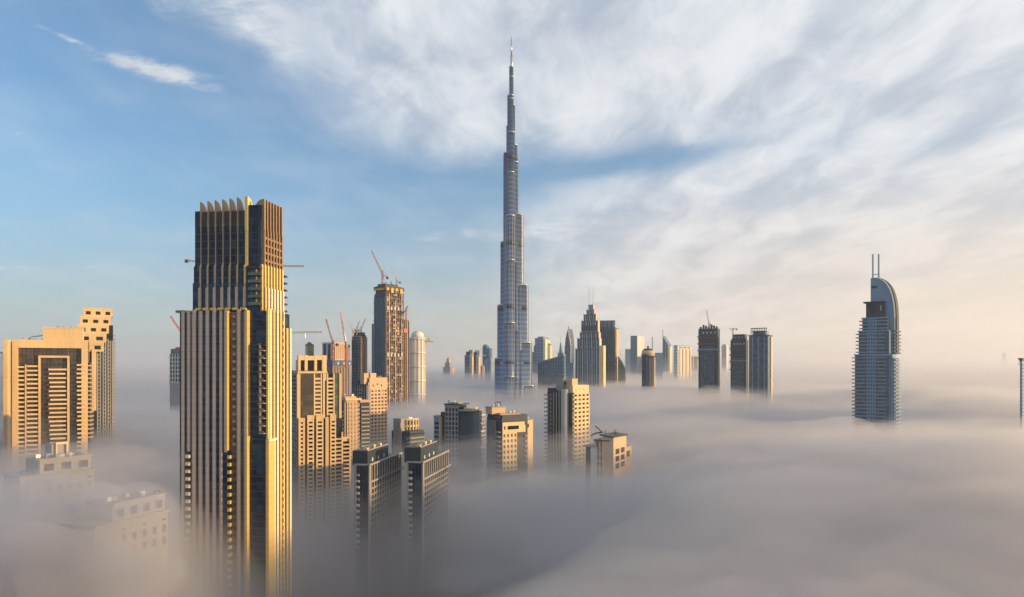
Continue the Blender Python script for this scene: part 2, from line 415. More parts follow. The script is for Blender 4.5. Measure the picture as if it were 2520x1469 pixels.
    b.vol('upper_glass', 1.3, D - 1.3, a0, a1, z_ter, z_c + 2, M['glass_blue'])
    b.vol('upper_glass', 1.8, D - 1.8, a0 + .3, a1 - .2, z_c + 2.01, z_b, M['glass_blue'])
    b.vol('tower_glass', 2.3, D - 2.2, a0 + .6, a1 - .5, z_b + .01, z_roof - 7, M['glass_blue'])
    b.vol('crown_louvre', 2.6, D - 2.5, a0 + 3, a1 - .8, z_roof - 6.99, z_roof, M['dark'])
    b.vol('corner_glass', 2.2, 9, a0 + .5, a0 + 6.8, z_roof - 6.98, z_roof + 2.6, M['glass_blue'])
    b.vol('left_glass', 2.4, 12, a1 - 3.2, a1 - .4, z_roof - 6.97, z_roof + .6, M['glass_blue'])
    b.vol('roof', 3.0, D - 3.0, a0 + 4, a1 - 4, z_roof, z_roof + .5, M['roof'])
    # floors and mullions of the upper glass
    z = z_ter + 2; j = 0
    while z < z_roof - 7:
        vv = -1.3 if z < z_c + 2 else (-1.8 if z < z_b else -2.3)
        b.f('floor_line', 'A', a0 + .7, a1 - .7, vv, vv + .12, z, z + .5, M['frame'])
        if z > z_b: b.f('floor_line', 'B', 2.5, D - 2.4, -a0 - .6, -a0 - .45, z, z + .5, M['frame'])
        z += fl; j += 1
    for i in range(9):
        u = a0 + 1.6 + i * 3.4
        b.f('mullion', 'A', u, u + .22, -2.3, -2.12, z_b, z_roof - 7, M['frame'])
        b.f('mullion', 'A', u + 1.1, u + 1.28, -2.3, -2.12, z_b, z_roof - 7, M['frame'])
    for i in range(4):
        b.f('mullion', 'A', a0 + 1.2 + 1.55 * i, a0 + 1.4 + 1.55 * i, -2.2, -2.05, z_roof - 6.98, z_roof + 2.4, M['frame'])
    # fins of face A: slim blades, thicker in steps further down
    fin_px = [488.5, 506.5, 524.5, 543, 561, 579.5, 599]
    def blade(u0, u1, zb, zt_, vo, mm, flip=False, face='A', back=5.0, drop=6.0):
        """shark-fin crown: upright outer edge, rounded back that drops to the roof"""
        prof = [(vo, zb), (vo, zt_), (vo - .5, zt_)]
        for i in range(1, 8):
            t = i / 7 * pi / 2
            prof.append((vo - .5 - back * sin(t), zt_ - drop * (1 - cos(t))))
        prof.append((vo - .5 - back, zb))
        n_ = len(prof)
        if face == 'A': V = [(-p, u0, q) for p, q in prof] + [(-p, u1, q) for p, q in prof]
        else: V = [(u0, -p, q) for p, q in prof] + [(u1, -p, q) for p, q in prof]
        Fc = [tuple(range(n_)), tuple(range(2 * n_ - 1, n_ - 1, -1))] + [(i, n_ + i, n_ + (i + 1) % n_, (i + 1) % n_) for i in range(n_)]
        if face == 'B': Fc = [tuple(reversed(q)) for q in Fc]
        return link('crown_fin', mesh('crown_fin', V, Fc, mm), R)
    for i, p in enumerate(fin_px):
        u = A(p); wide = 1.15 if i == 6 else .34; last = i == 6
        top = zt(489 - 1.7 * i)
        blade(u - wide, u + .3, z_roof - 9, top, -1.6, M['gold'] if last else M['bronze'], back=4.6)
        q = b.f('fin', 'A', u - wide + .05, u + .27, -2.3, -1.8, z_b - .3, z_step - .4 + .5 * (i % 2), M['gold'] if last else M['bronze'])
        b.f('fin_cap', 'A', u - .34, u + .36, -2.2, -1.65, z_step - .35, z_step + .7, M['stone_light'], q)
        um = A(p - 1)
        q = b.f('fin', 'A', um - .62, um + .42, -1.9, -1.3, z_c - .3, z_b + .2, M['gold'] if last else M['bronze'])
        b.f('fin_edge', 'A', um - .58, um - .25, -1.3, -1.15, z_c + .2, z_b + 1.0, M['stone_lit_line'], q)  # lighter strip paints the lit edge of the fin
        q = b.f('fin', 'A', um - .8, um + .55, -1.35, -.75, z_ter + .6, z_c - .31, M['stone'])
        b.f('fin_edge', 'A', um - .76, um - .34, -.75, -.6, z_ter + 1.5, z_c + .3, M['stone_lit_line'], q)
        b.f('fin_foot', 'A', um - 1.5, um + .9, -.8, .9, z_ter + .6, z_ter + 1.7, M['gold'])
    # corner balconies of the upper shaft, green glass
    z = zt(672)
    b.f('corner_canopy', 'A', a0 - .8, A(607), -1.4, 1.1, zt(660), zt(655), M['frame'])
    while z > z_ter + 1:
        q = b.f('corner_balcony', 'A', a0 - .7, A(611), -1.5, .9, z - 1.15, z - .8, M['frame'])
        b.f('rail', 'A', a0 - .6, A(612), .7, .82, z - .8, z + .45, M['rail'], q)
        b.f('room_glass', 'A', a0 + .2, A(613), -1.29, -1.05, z - .8, z + 2.0, M['glass_green'])
        b.f('pillar', 'A', a0 + 1.6, a0 + 2.1, -1.0, -.2, z - .8, z + 2.2, M['bronze'])
        z -= fl
    # fins of face B (sunlit side)
    nb = 7
    for i in range(nb):
        t = (i + .5) / nb; u = 2.6 + t * (D - 5.6)
        v = -a0
        tp = zt(484) - (0 if i else 0)
        blade(u - .5, u + (.85 if i == 0 else .4), z_roof - 9, tp, v + .55, M['bronze'], face='B', back=4.6)
        b.f('fin', 'B', u - .55, u + .42, v - .6, v + .75, z_b - .3, z_roof - 8.5, M['bronze'])
        b.f('fin', 'B', u - .75, u + .55, v - .6, v + 1.0, z_c - .3, z_b + .3, M['gold'])
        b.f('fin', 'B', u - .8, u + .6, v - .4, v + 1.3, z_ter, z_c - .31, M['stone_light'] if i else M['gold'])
        if i < nb - 1:
            z = z_roof - 12
            while z > z_b:
                b.f('balcony', 'B', u + .5, u + 2.4, v - .5, v + .45, z - 1.0, z, M['bronze']); z -= fl * 1.0
            z = z_b - 3
    b.f('corner_wall', 'B', 1.35, 2.3, -a0 - .02, -a0 + .7, z_ter, z_b + .3, M['gold'])
    z = z_b - 2
    while z > z_ter - 18:
        b.vol('side_balcony', D - 1.4, D + .9, a0 - .6, a0 + 3, z - .9, z, M['frame']); z -= fl
gold_tower()

# ------------------------------------------------------------------ the needle tower with stepped wings
def needle():
    Y = 1280.0; X = (1258.0 - CX) / F * Y
    R = thing('spire_skyscraper', 'tallest silver needle skyscraper with stepped rounded wings and long spire', 'skyscraper', (X, Y, 0))
    def stadium(c, r, th, n=14):
        pts = []
        for i in range(n + 1):
            t = th - pi / 2 + pi * i / n
            pts.append((c * cos(th) + r * cos(t), c * sin(th) + r * sin(t)))
        for i in range(n + 1):
            t = th + pi / 2 + pi * i / n
            pts.append((r * cos(t), r * sin(t)))
        return pts
    thR, thL, thF = radians(20), radians(140), radians(-97)
    wings = [(thR, [(44, 163), (38, 244), (31.8, 352), (22.3, 484), (13.7, 582), (12, 614), (7.8, 689), (4.6, 742)]),
             (thL, [(31.6, 214), (26.5, 314.6), (20.5, 433), (15, 600), (10, 650), (8.3, 707), (4.7, 760)]),
             (thF, [(47, 181), (39, 279), (31, 395), (24, 478), (17, 560), (12, 636), (7, 700)])]
    bands = [(204, 5), (306, 7), (424, 7), (586, 9)]
    for th, tiers in wings:
        for i, (ext, zt_) in enumerate(tiers):
            cth = abs(cos(th)) if th != thF else 1.0
            r = min(ext * .96, max(3.0, (10.2 if zt_ < 320 else 9.0 if zt_ < 500 else 7.4 if zt_ < 640 else 5.0)))
            c = max(.4, (ext - r) / cth)
            z0 = 0 if i == 0 else 0
            m = M['spire'] if zt_ < 600 else M['spire_hi']
            # every tier a nose of its own: slimmer than the one below it
            r2 = r - .12 * i
            prism('wing_tier', stadium(c, r2, th), z0, zt_, m, R, True)
            prism('tier_parapet', stadium(c, r2 + .25, th), zt_ - 1.4, zt_ + .9, M['steel'], R, True)
            # flank bays beside the nose
            if ext > 14:
                for sgn in (-1, 1):
                    cb = c - r * 1.35
                    bx, by = cb * cos(th) - sgn * (r + 1.1) * sin(th), cb * sin(th) + sgn * (r + 1.1) * cos(th)
                    cyl('flank_bay', bx, by, 4.3, 4.3, 0, zt_ - 4 - 10 * (i % 2), m, R, 14)
            for zb, hh in bands:
                nxt = tiers[i + 1][1] if i + 1 < len(tiers) else 0
                if zb + hh < zt_ and (i == 0 or zb > tiers[i - 1][1] or True):
                    prism('mechanical_band', stadium(c, r2 + .35, th), zb, zb + hh, M['slate'], R, True)
    cyl('core', 0, 0, 12, 10.5, 0, 560, M['spire'], R, 24)
    cyl('core', 0, 0, 6.5, 5.2, 560, 690, M['spire_hi'], R, 20)
    cyl('pinnacle', 0, 0, 3.9, 3.3, 690, 752, M['spire_hi'], R, 16)
    cyl('pinnacle', 0.3, 0, 2.4, 1.9, 752, 783, M['steel'], R, 12)
    cyl('spire', 0, 0, 1.25, .9, 783, 812, M['steel'], R, 10)
    cyl('spire', 0, 0, .7, .25, 812, 832, M['crane_white'], R, 8)
    for th, tiers in wings:               # slim vertical fins on the noses
        for ext, zt_ in tiers[:4]:
            r = 10.2 if zt_ < 320 else 9.0
            cth = abs(cos(th)) if th != thF else 1.0
            c = max(.4, (ext - r) / cth)
            for k in range(-2, 3):
                t = th + k * .55
                x, y = c * cos(th) + (r + .2) * cos(t), c * sin(th) + (r + .2) * sin(t)
                link('facade_fin', box_mesh(.55, .45, zt_ - 100, M['steel']), R, (x, y, (zt_ + 100) / 2 - 2), t)
needle()
# ------------------------------------------------------------------ left group
def arch_building():
    b = Bld('arch_apartment_block', 'sunlit beige apartment block with a huge square arch frame and stacked balconies', 'building', 31, 510, 62, 14, 216)
    D, LA = b.LB, b.LA; u = b.uB; zz = lambda py, px: b.z(py, B=u(px))
    zt = b.z(835); m = M['beige']
    b.vol('glass_body', .6, D - .6, .6, 26, 0, zt - 1, M['glass_brown'])
    b.f('arch_leg', 'B', 0, u(45), -.5, 2.2, 0, zt, m)
    b.f('arch_leg', 'B', u(201), D, -.5, 2.2, 0, zt, m)
    b.f('arch_lintel', 'B', u(45) + .01, u(201) - .01, -.5, 2.2, zt - 6.2, zt, m)
    b.vol('roof', .5, D - .5, 1.0, 26, zt - .9, zt - .2, M['roof'])
    # inner portal
    zi = b.z(875, B=u(130))
    b.f('portal_leg', 'B', u(95), u(100), -.3, 1.7, 0, zi, m)
    b.f('portal_leg', 'B', u(166), u(171), -.3, 1.7, 0, zi, m)
    b.f('portal_lintel', 'B', u(100) + .01, u(166) - .01, -.3, 1.7, zi - 1.6, zi, m)
    b.f('pier', 'B', u(62), u(65), -.3, 1.7, 0, b.z(897, B=u(63)), m)
    # curtain wall grid behind
    n = 16; du = (u(201) - u(45)) / n
    for i in range(1, n): b.f('mullion', 'B', u(45) + i * du - .12, u(45) + i * du + .12, -.62, -.42, 120, zt - 6.3, M['frame'])
    z = zt - 9
    while z > 122:
        b.f('floor_line', 'B', u(45), u(201), -.62, -.38, z, z + .5, M['frame']); z -= 3.3
    b.balconies('B', u(41.5), u(62) - .05, 132, b.z(901, B=u(50)), 3.3, 1.6, M['cream'], v=-.3, par=1.0)
    b.balconies('B', u(65) + .05, u(94.5), 132, b.z(899, B=u(80)), 3.3, 1.6, M['cream'], v=-.3, par=1.0, jit=.4)
    b.balconies('B', u(119), u(165.8), 128, b.z(907, B=u(140)), 3.3, 1.9, M['cream'], v=-.3, par=1.0, jit=1.4)
    b.balconies('B', u(189), u(212), 122, b.z(896, B=u(200)), 3.3, 3.2, M['cream'], v=-.3, par=1.0, jit=.8)
    roof_kit(b, 4, 24, 3, 10, zt - .2, 5, 1); roof_kit(b, u(110), u(198), 3, 10, b.z(807, B=u(106)) + .6, 5, 2)
    # penthouse block and the left side
    b.f('penthouse', 'B', u(106), u(203), -14, .6, zt - .2, b.z(807, B=u(106)), m)
    b.f('penthouse_cornice', 'B', u(106) - .4, u(203) + .4, -14.4, 1.0, b.z(807, B=u(106)), b.z(807, B=u(106)) + .6, M['cream'])
    b.f('side_wall', 'A', 0.3, LA * .55, 0, .6, 0, zt - 2, M['slate'])
    b.f('side_pier', 'A', LA * .55, LA, -1, 1.4, 0, b.z(838), m)
    # right side balconies
    for k in range(18): b.vol('side_balcony', D + .01, D + 3.2, 2 + (k % 2) * .6, 12, b.z(898, B=D) - k * 3.3 - 1.1, b.z(898, B=D) - k * 3.3, M['peach'])
    b.vol('side_body', D - .6, D + 1.2, 3, 24, 0, b.z(892, B=D), M['glass'])
    bars('roof_arm', [((9, 4, zt), (11, 4, zt + 2.2), .3), ((11, 4, zt + 2.2), (24, 5, zt + 4.6), .28), ((20, 4.5, zt - .2), (20, 4.5, zt + 3.8), .25)], .28, M['steel'], b.root)
arch_building()

def stepped_left():
    b = Bld('stepped_tower', 'tall sunlit tower with stepped top and square windows behind the arch block', 'tower', 200, 600, 60, 193, 278)
    D = b.LB; u = b.uB; m = M['beige']
    tops = [(193, 277, 758, 779), (197, 275, 779, 798), (193, 270, 798, 820), (200, 264, 820, 842), (206, 258, 842, 868), (212, 250, 868, 1100)]
    tops[0] = (205, 277, 758, 779)
    edges = [(205, 277, 758), (197, 273, 778.5), (191, 268, 799), (193, 262, 820), (193, 256, 842), (193, 250, 865)]
    b.vol('dark_body', 2, D, 3, 24, 0, b.z(800, B=D), M['glass'])
    nwin = [3, 3, 3, 2, 2, 2]
    for i, (l, r, t) in enumerate(edges):
        z1 = b.z(t, B=u(max(l, 200))); z0 = b.z(edges[i + 1][2], B=u(230)) if i < 5 else 0
        x0, x1 = u(l), u(r)
        v = .5 * i
        hgt = z1 - z0
        if i < 5:
            b.f('tier', 'B', x0, x1, -22, v - .6, z0, z1, M['glass'])
            n = nwin[i]; ww = (x1 - x0)
            w0 = .16 * ww; gap = ww * .84 / n
            b.f('tier_wall', 'B', x0, x1, v - .6, v, z0, z0 + hgt * .22, m)
            b.f('tier_wall', 'B', x0, x1, v - .6, v, z1 - hgt * .36, z1, m)
            us = [x0] + [x0 + ww * (k + .62) / n for k in range(n)]
            for k in range(n + 1):
                a0 = x0 + ww * (k / n) - (gap * .30 if k else 0); a1 = x0 + ww * (k / n) + gap * .30
                b.f('tier_pier', 'B', max(x0, a0), min(x1, a1), v - .6, v - .02, z0 + hgt * .22, z1 - hgt * .36, m)
            b.f('cornice', 'B', x0 - .3, x1 + .3, v, v + .4, z1 - .5, z1 + .3, M['cream'])
        else:
            b.f('wall_strip', 'B', u(226), u(237), -4, 3.0, b.z(1010, B=u(230)), z1 + 2, m)
            b.f('shaft', 'B', x0, u(262), -20, 1.0, 0, z1, M['slate'])
    # dark right flank with vertical fins and small balconies
    for i, p in enumerate((240, 247, 254, 260, 266, 272, 277)):
        b.f('flank_fin', 'B', u(p) - .5, u(p) + .5, -2, 1.8 - .1 * i, 0, b.z(870 - 9 * i if i < 5 else 838, B=u(p)), M['grey'])
        if i % 2 == 0:
            for k in range(22): b.f('flank_balcony', 'B', u(p) + .55, u(p) + 2.3, -1.6, 1.3, b.z(872 - 8 * i, B=u(p)) - 3.4 * k - 1.2, b.z(872 - 8 * i, B=u(p)) - 3.4 * k, M['taupe'])
    for k in range(26): b.vol('edge_balcony', D + .01, D + 1.6, 4, 9, b.z(838, B=D) - 3.4 * k - 1, b.z(838, B=D) - 3.4 * k, M['taupe'])
stepped_left()

b = Bld('glass_block', 'thin dark glass block cut by the left edge of the picture', 'building', 4, 560, 55, -30, 13)
b.vol('glass_body', 0, b.LB, 0, b.LA, 0, b.z(872), M['glass_blue']); b.vol('roof', -.3, b.LB + .3, -.3, b.LA, b.z(872), b.z(870.5), M['frame'])
for k in range(4): b.f('mullion', 'B', b.LB * (k + .2) / 4, b.LB * (k + .2) / 4 + .4, 0, .5, 0, b.z(873), M['grey'])
for k in range(16): b.f('floor_line', 'B', 0, b.LB, 0, .3, 140 + 4 * k, 140.8 + 4 * k, M['frame'])

def villa_block(name, label, k, Y, a, l, r, top, low_l, low_top, wins, rows):
    """low apartment block of which only the top storeys stand out of the fog"""
    b = Bld(name, label, 'building', k, Y, a, l, r)
    D, u = b.LB, b.uB; m = M['taupe']  # walls in a darker colour that stands in for fog shade
    zt = b.z(top); zb = zt - 6.0
    b.vol('top_storey', .5, D - .4, .5, 13, zb, zt - .5, M['glass_brown'])
    # wall with large square openings
    n = wins; ww = D / n
    b.f('parapet', 'B', 0, D, -.5, .35, zt - 1.9, zt, m); b.f('sill_band', 'B', 0, D, -.5, .35, zb, zb + 1.1, m)
    for i in range(n + 1):
        b.f('wall_pier', 'B', max(0, i * ww - ww * .22), min(D, i * ww + ww * .22), -.5, .33, zb + 1.1, zt - 1.9, m)
        if i < n: b.f('window', 'B', i * ww + ww * .22, i * ww + ww * .78, -.25, -.15, zb + 1.1, zt - 1.9, M['glass_brown'])
    b.f('end_wall', 'A', .0, 13, -.4, .36, zb, zt, M['taupe'])
    b.vol('roof', -.2, D + .2, .0, 13.4, zt - .48, zt - .2, M['roof']); b.vol('coping', -.5, D + .5, -.6, .2, zt, zt + .35, M['taupe'])
    roof_kit(b, 2, D - 2, 4, 11, zt - .2, 6, int(k)); roof_kit(b, 1 - 4, D - 2, 13.5, 15, zb + .05, 4, int(k) + 1)
    # wider body below
    x0 = u(low_l); zl = b.z(low_top, B=0)
    b.vol('lower_body', x0, D + .6, -1.0, 16, 0, zb - .4, m)
    b.vol('ledge', x0 - .6, D + 1.2, -1.8, 16, zb - .6, zb + .05, M['taupe'])
    span = D + .6 - x0
    for j in range(rows):
        nn = 7
        for i in range(nn):
            if j == 0 and i % 2: continue
            c = x0 + span * (i + .6) / nn; h = 1.3 if j == 0 else 3.4
            z1 = zb - 2.6 - (0 if j == 0 else 2.2 + (j - 1) * 4.4)
            fr = b.f('window_frame', 'B', c - 1.05, c + 1.05, 1.0, 1.12, z1 - h, z1, M['pale'])
            b.f('window', 'B', c - .9, c + .9, 1.12, 1.16, z1 - h + .15, z1 - .15, M['glass_brown'], fr)
    return b, zt
b, zt = villa_block('low_apartment_block', 'pale low block with three square roof windows half sunk in fog at lower left', 97, 285, 35, 85, 224, 1132, 47, 1167, 3, 4)
b.f('roof_frame', 'B', b.uB(158), b.uB(161), -9, -8, zt, zt + 6, M['cream']); b.f('roof_frame', 'B', b.uB(184), b.uB(188), -9, -8, zt, zt + 6, M['cream']); b.f('roof_frame', 'B', b.uB(161), b.uB(184), -9, -8, zt + 5, zt + 6, M['cream'])
b.f('roof_room', 'B', b.uB(150), b.uB(188), -16, -9.2, zt - .2, zt + 5.2, M['taupe'])
b, zt = villa_block('fog_veiled_block', 'faint pale block with four roof windows veiled by fog nearest the camera', 278, 235, 21, 266, 404, 1241, 228, 1268, 4, 3)
bars('roof_rail', [((b.LB * .75, 1, zt), (b.LB * .75, 1, zt + 1.3)), ((b.LB * .85, 1, zt), (b.LB * .85, 1, zt + 1.3)), ((b.LB * .95, 1, zt), (b.LB * .95, 1, zt + 1.3)), ((b.LB * .75, 1, zt + 1.3), (b.LB * .95, 1, zt + 1.3))], .12, M['dark'], b.root)

def site_left():
    b = Bld('unfinished_tower', 'grey unfinished tower with scaffolded top just left of the gold skyscraper', 'tower', 445, 900, 12, 418, 470)
    b.vol('core', 1, b.LB, .6, b.LA - .6, 0, b.z(862), M['concrete_d'])
    b.lattice('A', 0, b.LA, b.z(940), b.z(870), 4, 5.0, 1.4, 1.3, M['pale'], M['glass_blue'], .7)
    b.f('wall', 'A', 0, b.LA, -.4, .3, 0, b.z(942), M['grey'])
    joined('floor_edges', [b.fb('A', .3, b.LA - .3, .3, .5, 80 + 4.2 * k, 80.8 + 4.2 * k) for k in range(22)], M['taupe'], b.root)
    b.vol('deck', -.8, b.LB, -.8, b.LA + .8, b.z(944), b.z(940), M['peach']); b.vol('formwork', -.6, b.LB, 0, b.LA * .9, b.z(868), b.z(858), M['concrete']); b.vol('formwork', 2, b.LB, 3, b.LA * .6, b.z(858), b.z(854), M['crane_red'])
site_left()

# ------------------------------------------------------------------ cranes
def lattice_segs(p, q, wd, n, up=Vector((0, 0, 1))):
    p, q = Vector(p), Vector(q); d = (q - p); L = d.length; d.normalize()
    s = d.cross(up)
    if s.length < .1: s = d.cross(Vector((1, 0, 0)))
    s.normalize(); t = s.cross(d); cs = [s * wd * i + t * wd * j for i, j in ((-1, -1), (1, -1), (1, 1), (-1, 1))]
    out = [(p + c, q + c, wd * .22) for c in cs]
    for k in range(n):
        a0, a1 = p + d * (L * k / n), p + d * (L * (k + 1) / n)
        for i in range(4):
            x, y = (i, (i + 1) % 4) if k % 2 else ((i + 1) % 4, i)
            out.append((a0 + cs[x], a1 + cs[y], wd * .14))
    return out
def crane(label, mast_px, Y, base_py, top_py, tip, tail, mat, wd=1.1, grp='tower cranes on the building sites', flat=False):
    """mast from base to cab, jib to tip (px, py), counter jib to tail"""
    b0 = W(mast_px, base_py, Y); top = W(mast_px, top_py, Y)
    R = thing('tower_crane', label, 'crane', tuple(b0), 0, grp)
    o = Vector((0, 0, 0)); h = top - b0; tp = W(tip[0], tip[1], Y) - b0; tl = W(tail[0], tail[1], Y) - b0
    m = M[mat]
    bars('mast', lattice_segs(o, h, wd, max(4, int(h.length / (wd * 3)))), wd, m, R, 'stuff')
    cab = box('cab', wd, wd * 2.6, -wd * 2.4, -wd * .6, h.z - wd * 1.2, h.z + wd * 1.4, M['crane_white'], R)
    bars('jib', lattice_segs(h + Vector((0, 0, wd * .6)), tp, wd * .62, max(6, int((tp - h).length / (wd * 3)))), wd, m, R, 'stuff')
    bars('counter_jib', lattice_segs(h, tl, wd * .6, 4), wd, m, R, 'stuff')
    box('counterweight', tl.x - wd * 1.3, tl.x + wd * 1.3, tl.y - wd, tl.y + wd, tl.z - wd * 2.4, tl.z + wd * .4, M['concrete_d'], R)
    apex = h + Vector((0, 0, max(6.0, wd * 6)))
    if not flat:
        bars('a_frame', [(h + Vector((-wd, 0, 0)), apex), (h + Vector((wd, 0, 0)), apex)], wd * .25, m, R, 'stuff')
        bars('tie_cable', [(apex, tp, wd * .1), (apex, tl, wd * .12)], wd * .1, M['steel'], R, 'stuff')
    else:
        mid = h.lerp(tp, .66); bars('hook_line', [(mid, mid - Vector((0, 0, wd * 5)), wd * .12)], .1, M['steel'], R)
    return R
crane('red luffing crane jib rising left of the gold skyscraper', 458, 905, 858, 838, (420, 778), (468, 836), 'crane_red', 1.3)
crane('pale hammerhead crane whose jib shows both sides behind the gold crown', 560, 480, 1300, 655, (748, 655), (459, 640), 'crane_yellow', .75, flat=True)
crane('long level crane jib right of the gold skyscraper above the yellow block', 672, 520, 1300, 820, (792, 817), (640, 821), 'crane_white', .8, flat=True)

# ------------------------------------------------------------------ yellow block right of the gold tower
def yellow_block():
    b = Bld('balcony_tower', 'sunlit yellow apartment tower with portal crown and rows of balconies beside the gold skyscraper', 'building', 734, 430, 62, 712, 842)
    D, u = b.LB, b.uB; m, m2 = M['cream'], M['beige']; gl = M['glass']
    z1 = b.z(874, B=8); z2 = b.z(913, B=8); z3 = b.z(1027, B=8)
    LA = max(b.LA, 8)
    # crown portal
    b.vol('crown_core', 1.0, u(802), 2.5, 14, z2, z1 - 3, M['glass_brown'])
    for p0, p1 in ((733, 739), (749, 756), (773, 779), (792, 803)): b.f('crown_pier', 'B', u(p0), u(p1), -2.4, 1.0, z2 - 6, z1, m)
    b.f('crown_beam', 'B', u(739), u(779), -2.2, .9, z1 - 3.2, z1 - .4, m); b.f('crown_beam', 'B', u(779), u(792), -2.2, .9, z1 - 3.0, z1, m)
    for i, (p0, p1) in enumerate(((739, 749), (756, 773), (779, 792))): b.f('crown_window', 'B', u(p0) + .2, u(p1) - .2, -2.3, -2.0, z2 - 2, z1 - 3.2, gl)
    b.vol('crown_sill', -.6, u(804), -1.6, 14, z2 - 1.4, z2 - .1, m2)
    # dark cap with pointed roof
    cx0, cx1 = u(757) + 1, u(780) - 1
    zc0, zc1, zc2 = z1 - 2, b.z(849, B=10), b.z(839.5, B=10)
    b.vol('cap_tower', cx0, cx1, 6, 13, zc0, zc1, M['glass_green'])
    for k in range(4): b.vol('cap_mullion', cx0 + (cx1 - cx0) * k / 3 - .15, cx0 + (cx1 - cx0) * k / 3 + .15, 5.7, 6.0, zc0, zc1, M['slate'])
    xm = (cx0 + cx1) / 2
    link('cap_roof', mesh('cap_roof', [(cx0 - .5, 5.4, zc1), (cx1 + .5, 5.4, zc1), (cx1 + .5, 13.5, zc1), (cx0 - .5, 13.5, zc1), (xm, 9.5, zc2)], [(3, 2, 1, 0), (0, 1, 4), (1, 2, 4), (2, 3, 4), (3, 0, 4)], M['slate']), b.root)
    # upper shaft
    b.vol('upper_body', .8, u(838), .8, 18, z3 - 2, z2 - 1.5, gl)
    for p0, p1, mm, v in ((730, 738, m2, 1.2), (744, 746.5, m, .8), (761, 763, m, .8), (771, 774, m, 1.4), (788, 791, m, 1.4), (793.5, 798, m, 1.6), (803, 806, m, 1.4), (819, 822, m, 1.4), (833.5, 839, m2, 1.2)):
        b.f('pier', 'B', u(p0), u(p1), -1.0, v, z3 - 1, z2 - 1.6, mm)
    b.f('green_bay', 'B', u(746.5), u(761), -.9, .9, z3, z2 - 1.2, M['glass_green']); b.f('green_bay', 'B', u(822), u(833.5), -.9, .5, z3 - 10, z2 - 2, M['glass_green'])
    z = z3 + 1; fl = 2.55
    while z < z2 - 3:
        b.f('balcony', 'B', u(774) + .02, u(788) - .02, -.9, 1.25, z, z + 1.15, m); b.f('balcony', 'B', u(806) + .02, u(819) - .02, -.9, 1.25, z, z + 1.15, m)
        b.f('floor_line', 'B', u(746.5), u(761), .9, 1.0, z, z + .4, M['slate']); b.f('floor_line', 'B', u(822), u(833.5), .5, .62, z, z + .4, M['slate'])
        b.f('small_sill', 'B', u(739), u(744), -.8, .5, z, z + .8, M['taupe'])
        z += fl
    # lower shaft, wider, stepping down to the right
    b.vol('lower_body', -.4, u(841), -1.2, 19, 0, z3 - 1.02, gl)
    blocks = [(733, 823, 1027), (823.5, 842, 1064), (842.5, 861, 1078)]
    b.vol('step_body', u(841), u(861), -.6, 16, 0, b.z(1080, B=u(850)), gl)
    cols = [(733, 748, 0), (754, 770, 1), (776, 793, 1), (799, 806, 0), (810, 824, 1)]
    for p0, p1, t in cols:
        x0, x1 = u(p0), u(p1); z1_ = z3 + (1.6 if t else 0)
        b.f('bay_pier', 'B', x0 - .1, x0 + (.9 if t else 1.3), 1.2, 2.6, 0, z1_, m2); b.f('bay_pier', 'B', x1 - (.7 if t else 1.1), x1 + .1, 1.2, 2.6, 0, z1_, m2)
        b.f('bay_head', 'B', x0, x1, 1.2, 2.5, z3 - 2.6, z1_ - .02, m2)
        z = z3 - 3.7
        while z > 100:
            b.f('balcony', 'B', x0 + .1, x1 - .1, 1.22, 2.45 + (.3 if t else 0), z - 1.2, z, m); z -= fl
    for p0, p1, py in ((824.5, 842, 1064), (843, 861, 1078)):
        x0, x1 = u(p0), u(p1); zz = b.z(py, B=x0)
        b.f('terrace_wall', 'B', x0, x1, .2, 1.0, zz - 2, zz + .9, m2)
        z = zz - 3.6
        while z > 100:
            b.f('balcony', 'B', x0, x1 - .1, -.5, 1.8, z - 1.1, z, M['peach']); z -= fl
        b.f('bay_pier', 'B', x1 - .9, x1, .2, 1.9, 0, zz, m2)
    # shaded left flank
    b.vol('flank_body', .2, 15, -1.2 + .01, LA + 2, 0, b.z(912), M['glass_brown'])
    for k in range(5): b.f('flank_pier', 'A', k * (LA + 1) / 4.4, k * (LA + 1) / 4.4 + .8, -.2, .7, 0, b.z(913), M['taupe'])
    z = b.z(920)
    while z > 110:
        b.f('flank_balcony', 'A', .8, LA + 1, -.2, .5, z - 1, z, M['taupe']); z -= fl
yellow_block()

# ------------------------------------------------------------------ building sites behind it
def site_blue():
    b = Bld('building_site_tower', 'unfinished tower with orange upper floors and blue formwork band under two cranes', 'tower', 818, 800, 40, 794, 862)
    u = b.uB
    b.vol('core', .5, b.LB - .5, .5, b.LA - .5, 0, b.z(846), M['concrete'])
    b.f('side_slab', 'A', .0, b.LA, 0, .7, b.z(890), b.z(842), M['pale'])
    for k in range(2): b.f('side_window', 'A', b.LA * (.15 + .45 * k), b.LA * (.42 + .45 * k), .7, .9, b.z(888), b.z(846), M['glass'])
    b.f('lift_shaft', 'B', 0, u(846), -.2, .9, b.z(886), b.z(842), M['peach'])
    for k in range(5): b.f('shaft_joint', 'B', u(822 + 5 * k), u(823.2 + 5 * k), .9, 1.2, b.z(884), b.z(846), M['concrete'])
    b.vol('formwork_band', -1.2, b.LB + 1.2, -1.4, b.LA + .6, b.z(899), b.z(886), M['screen_b'])
    for k in range(6): b.f('formwork_gap', 'B', b.LB * (.08 + .16 * k), b.LB * (.15 + .16 * k), 1.4, 1.6, b.z(897), b.z(891), M['pale'] if k % 2 else M['screen_b'])
    for k in range(15):
        z = b.z(903) - 3.8 * k
        b.vol('floor_slab', -.6, b.LB + .5, -.7, b.LA + .3, z - .6, z, M['concrete'])
    for k in range(7): b.f('column', 'B', b.LB * k / 6.5, b.LB * k / 6.5 + .9, -.2, .5, 0, b.z(902), M['taupe'])
site_blue()
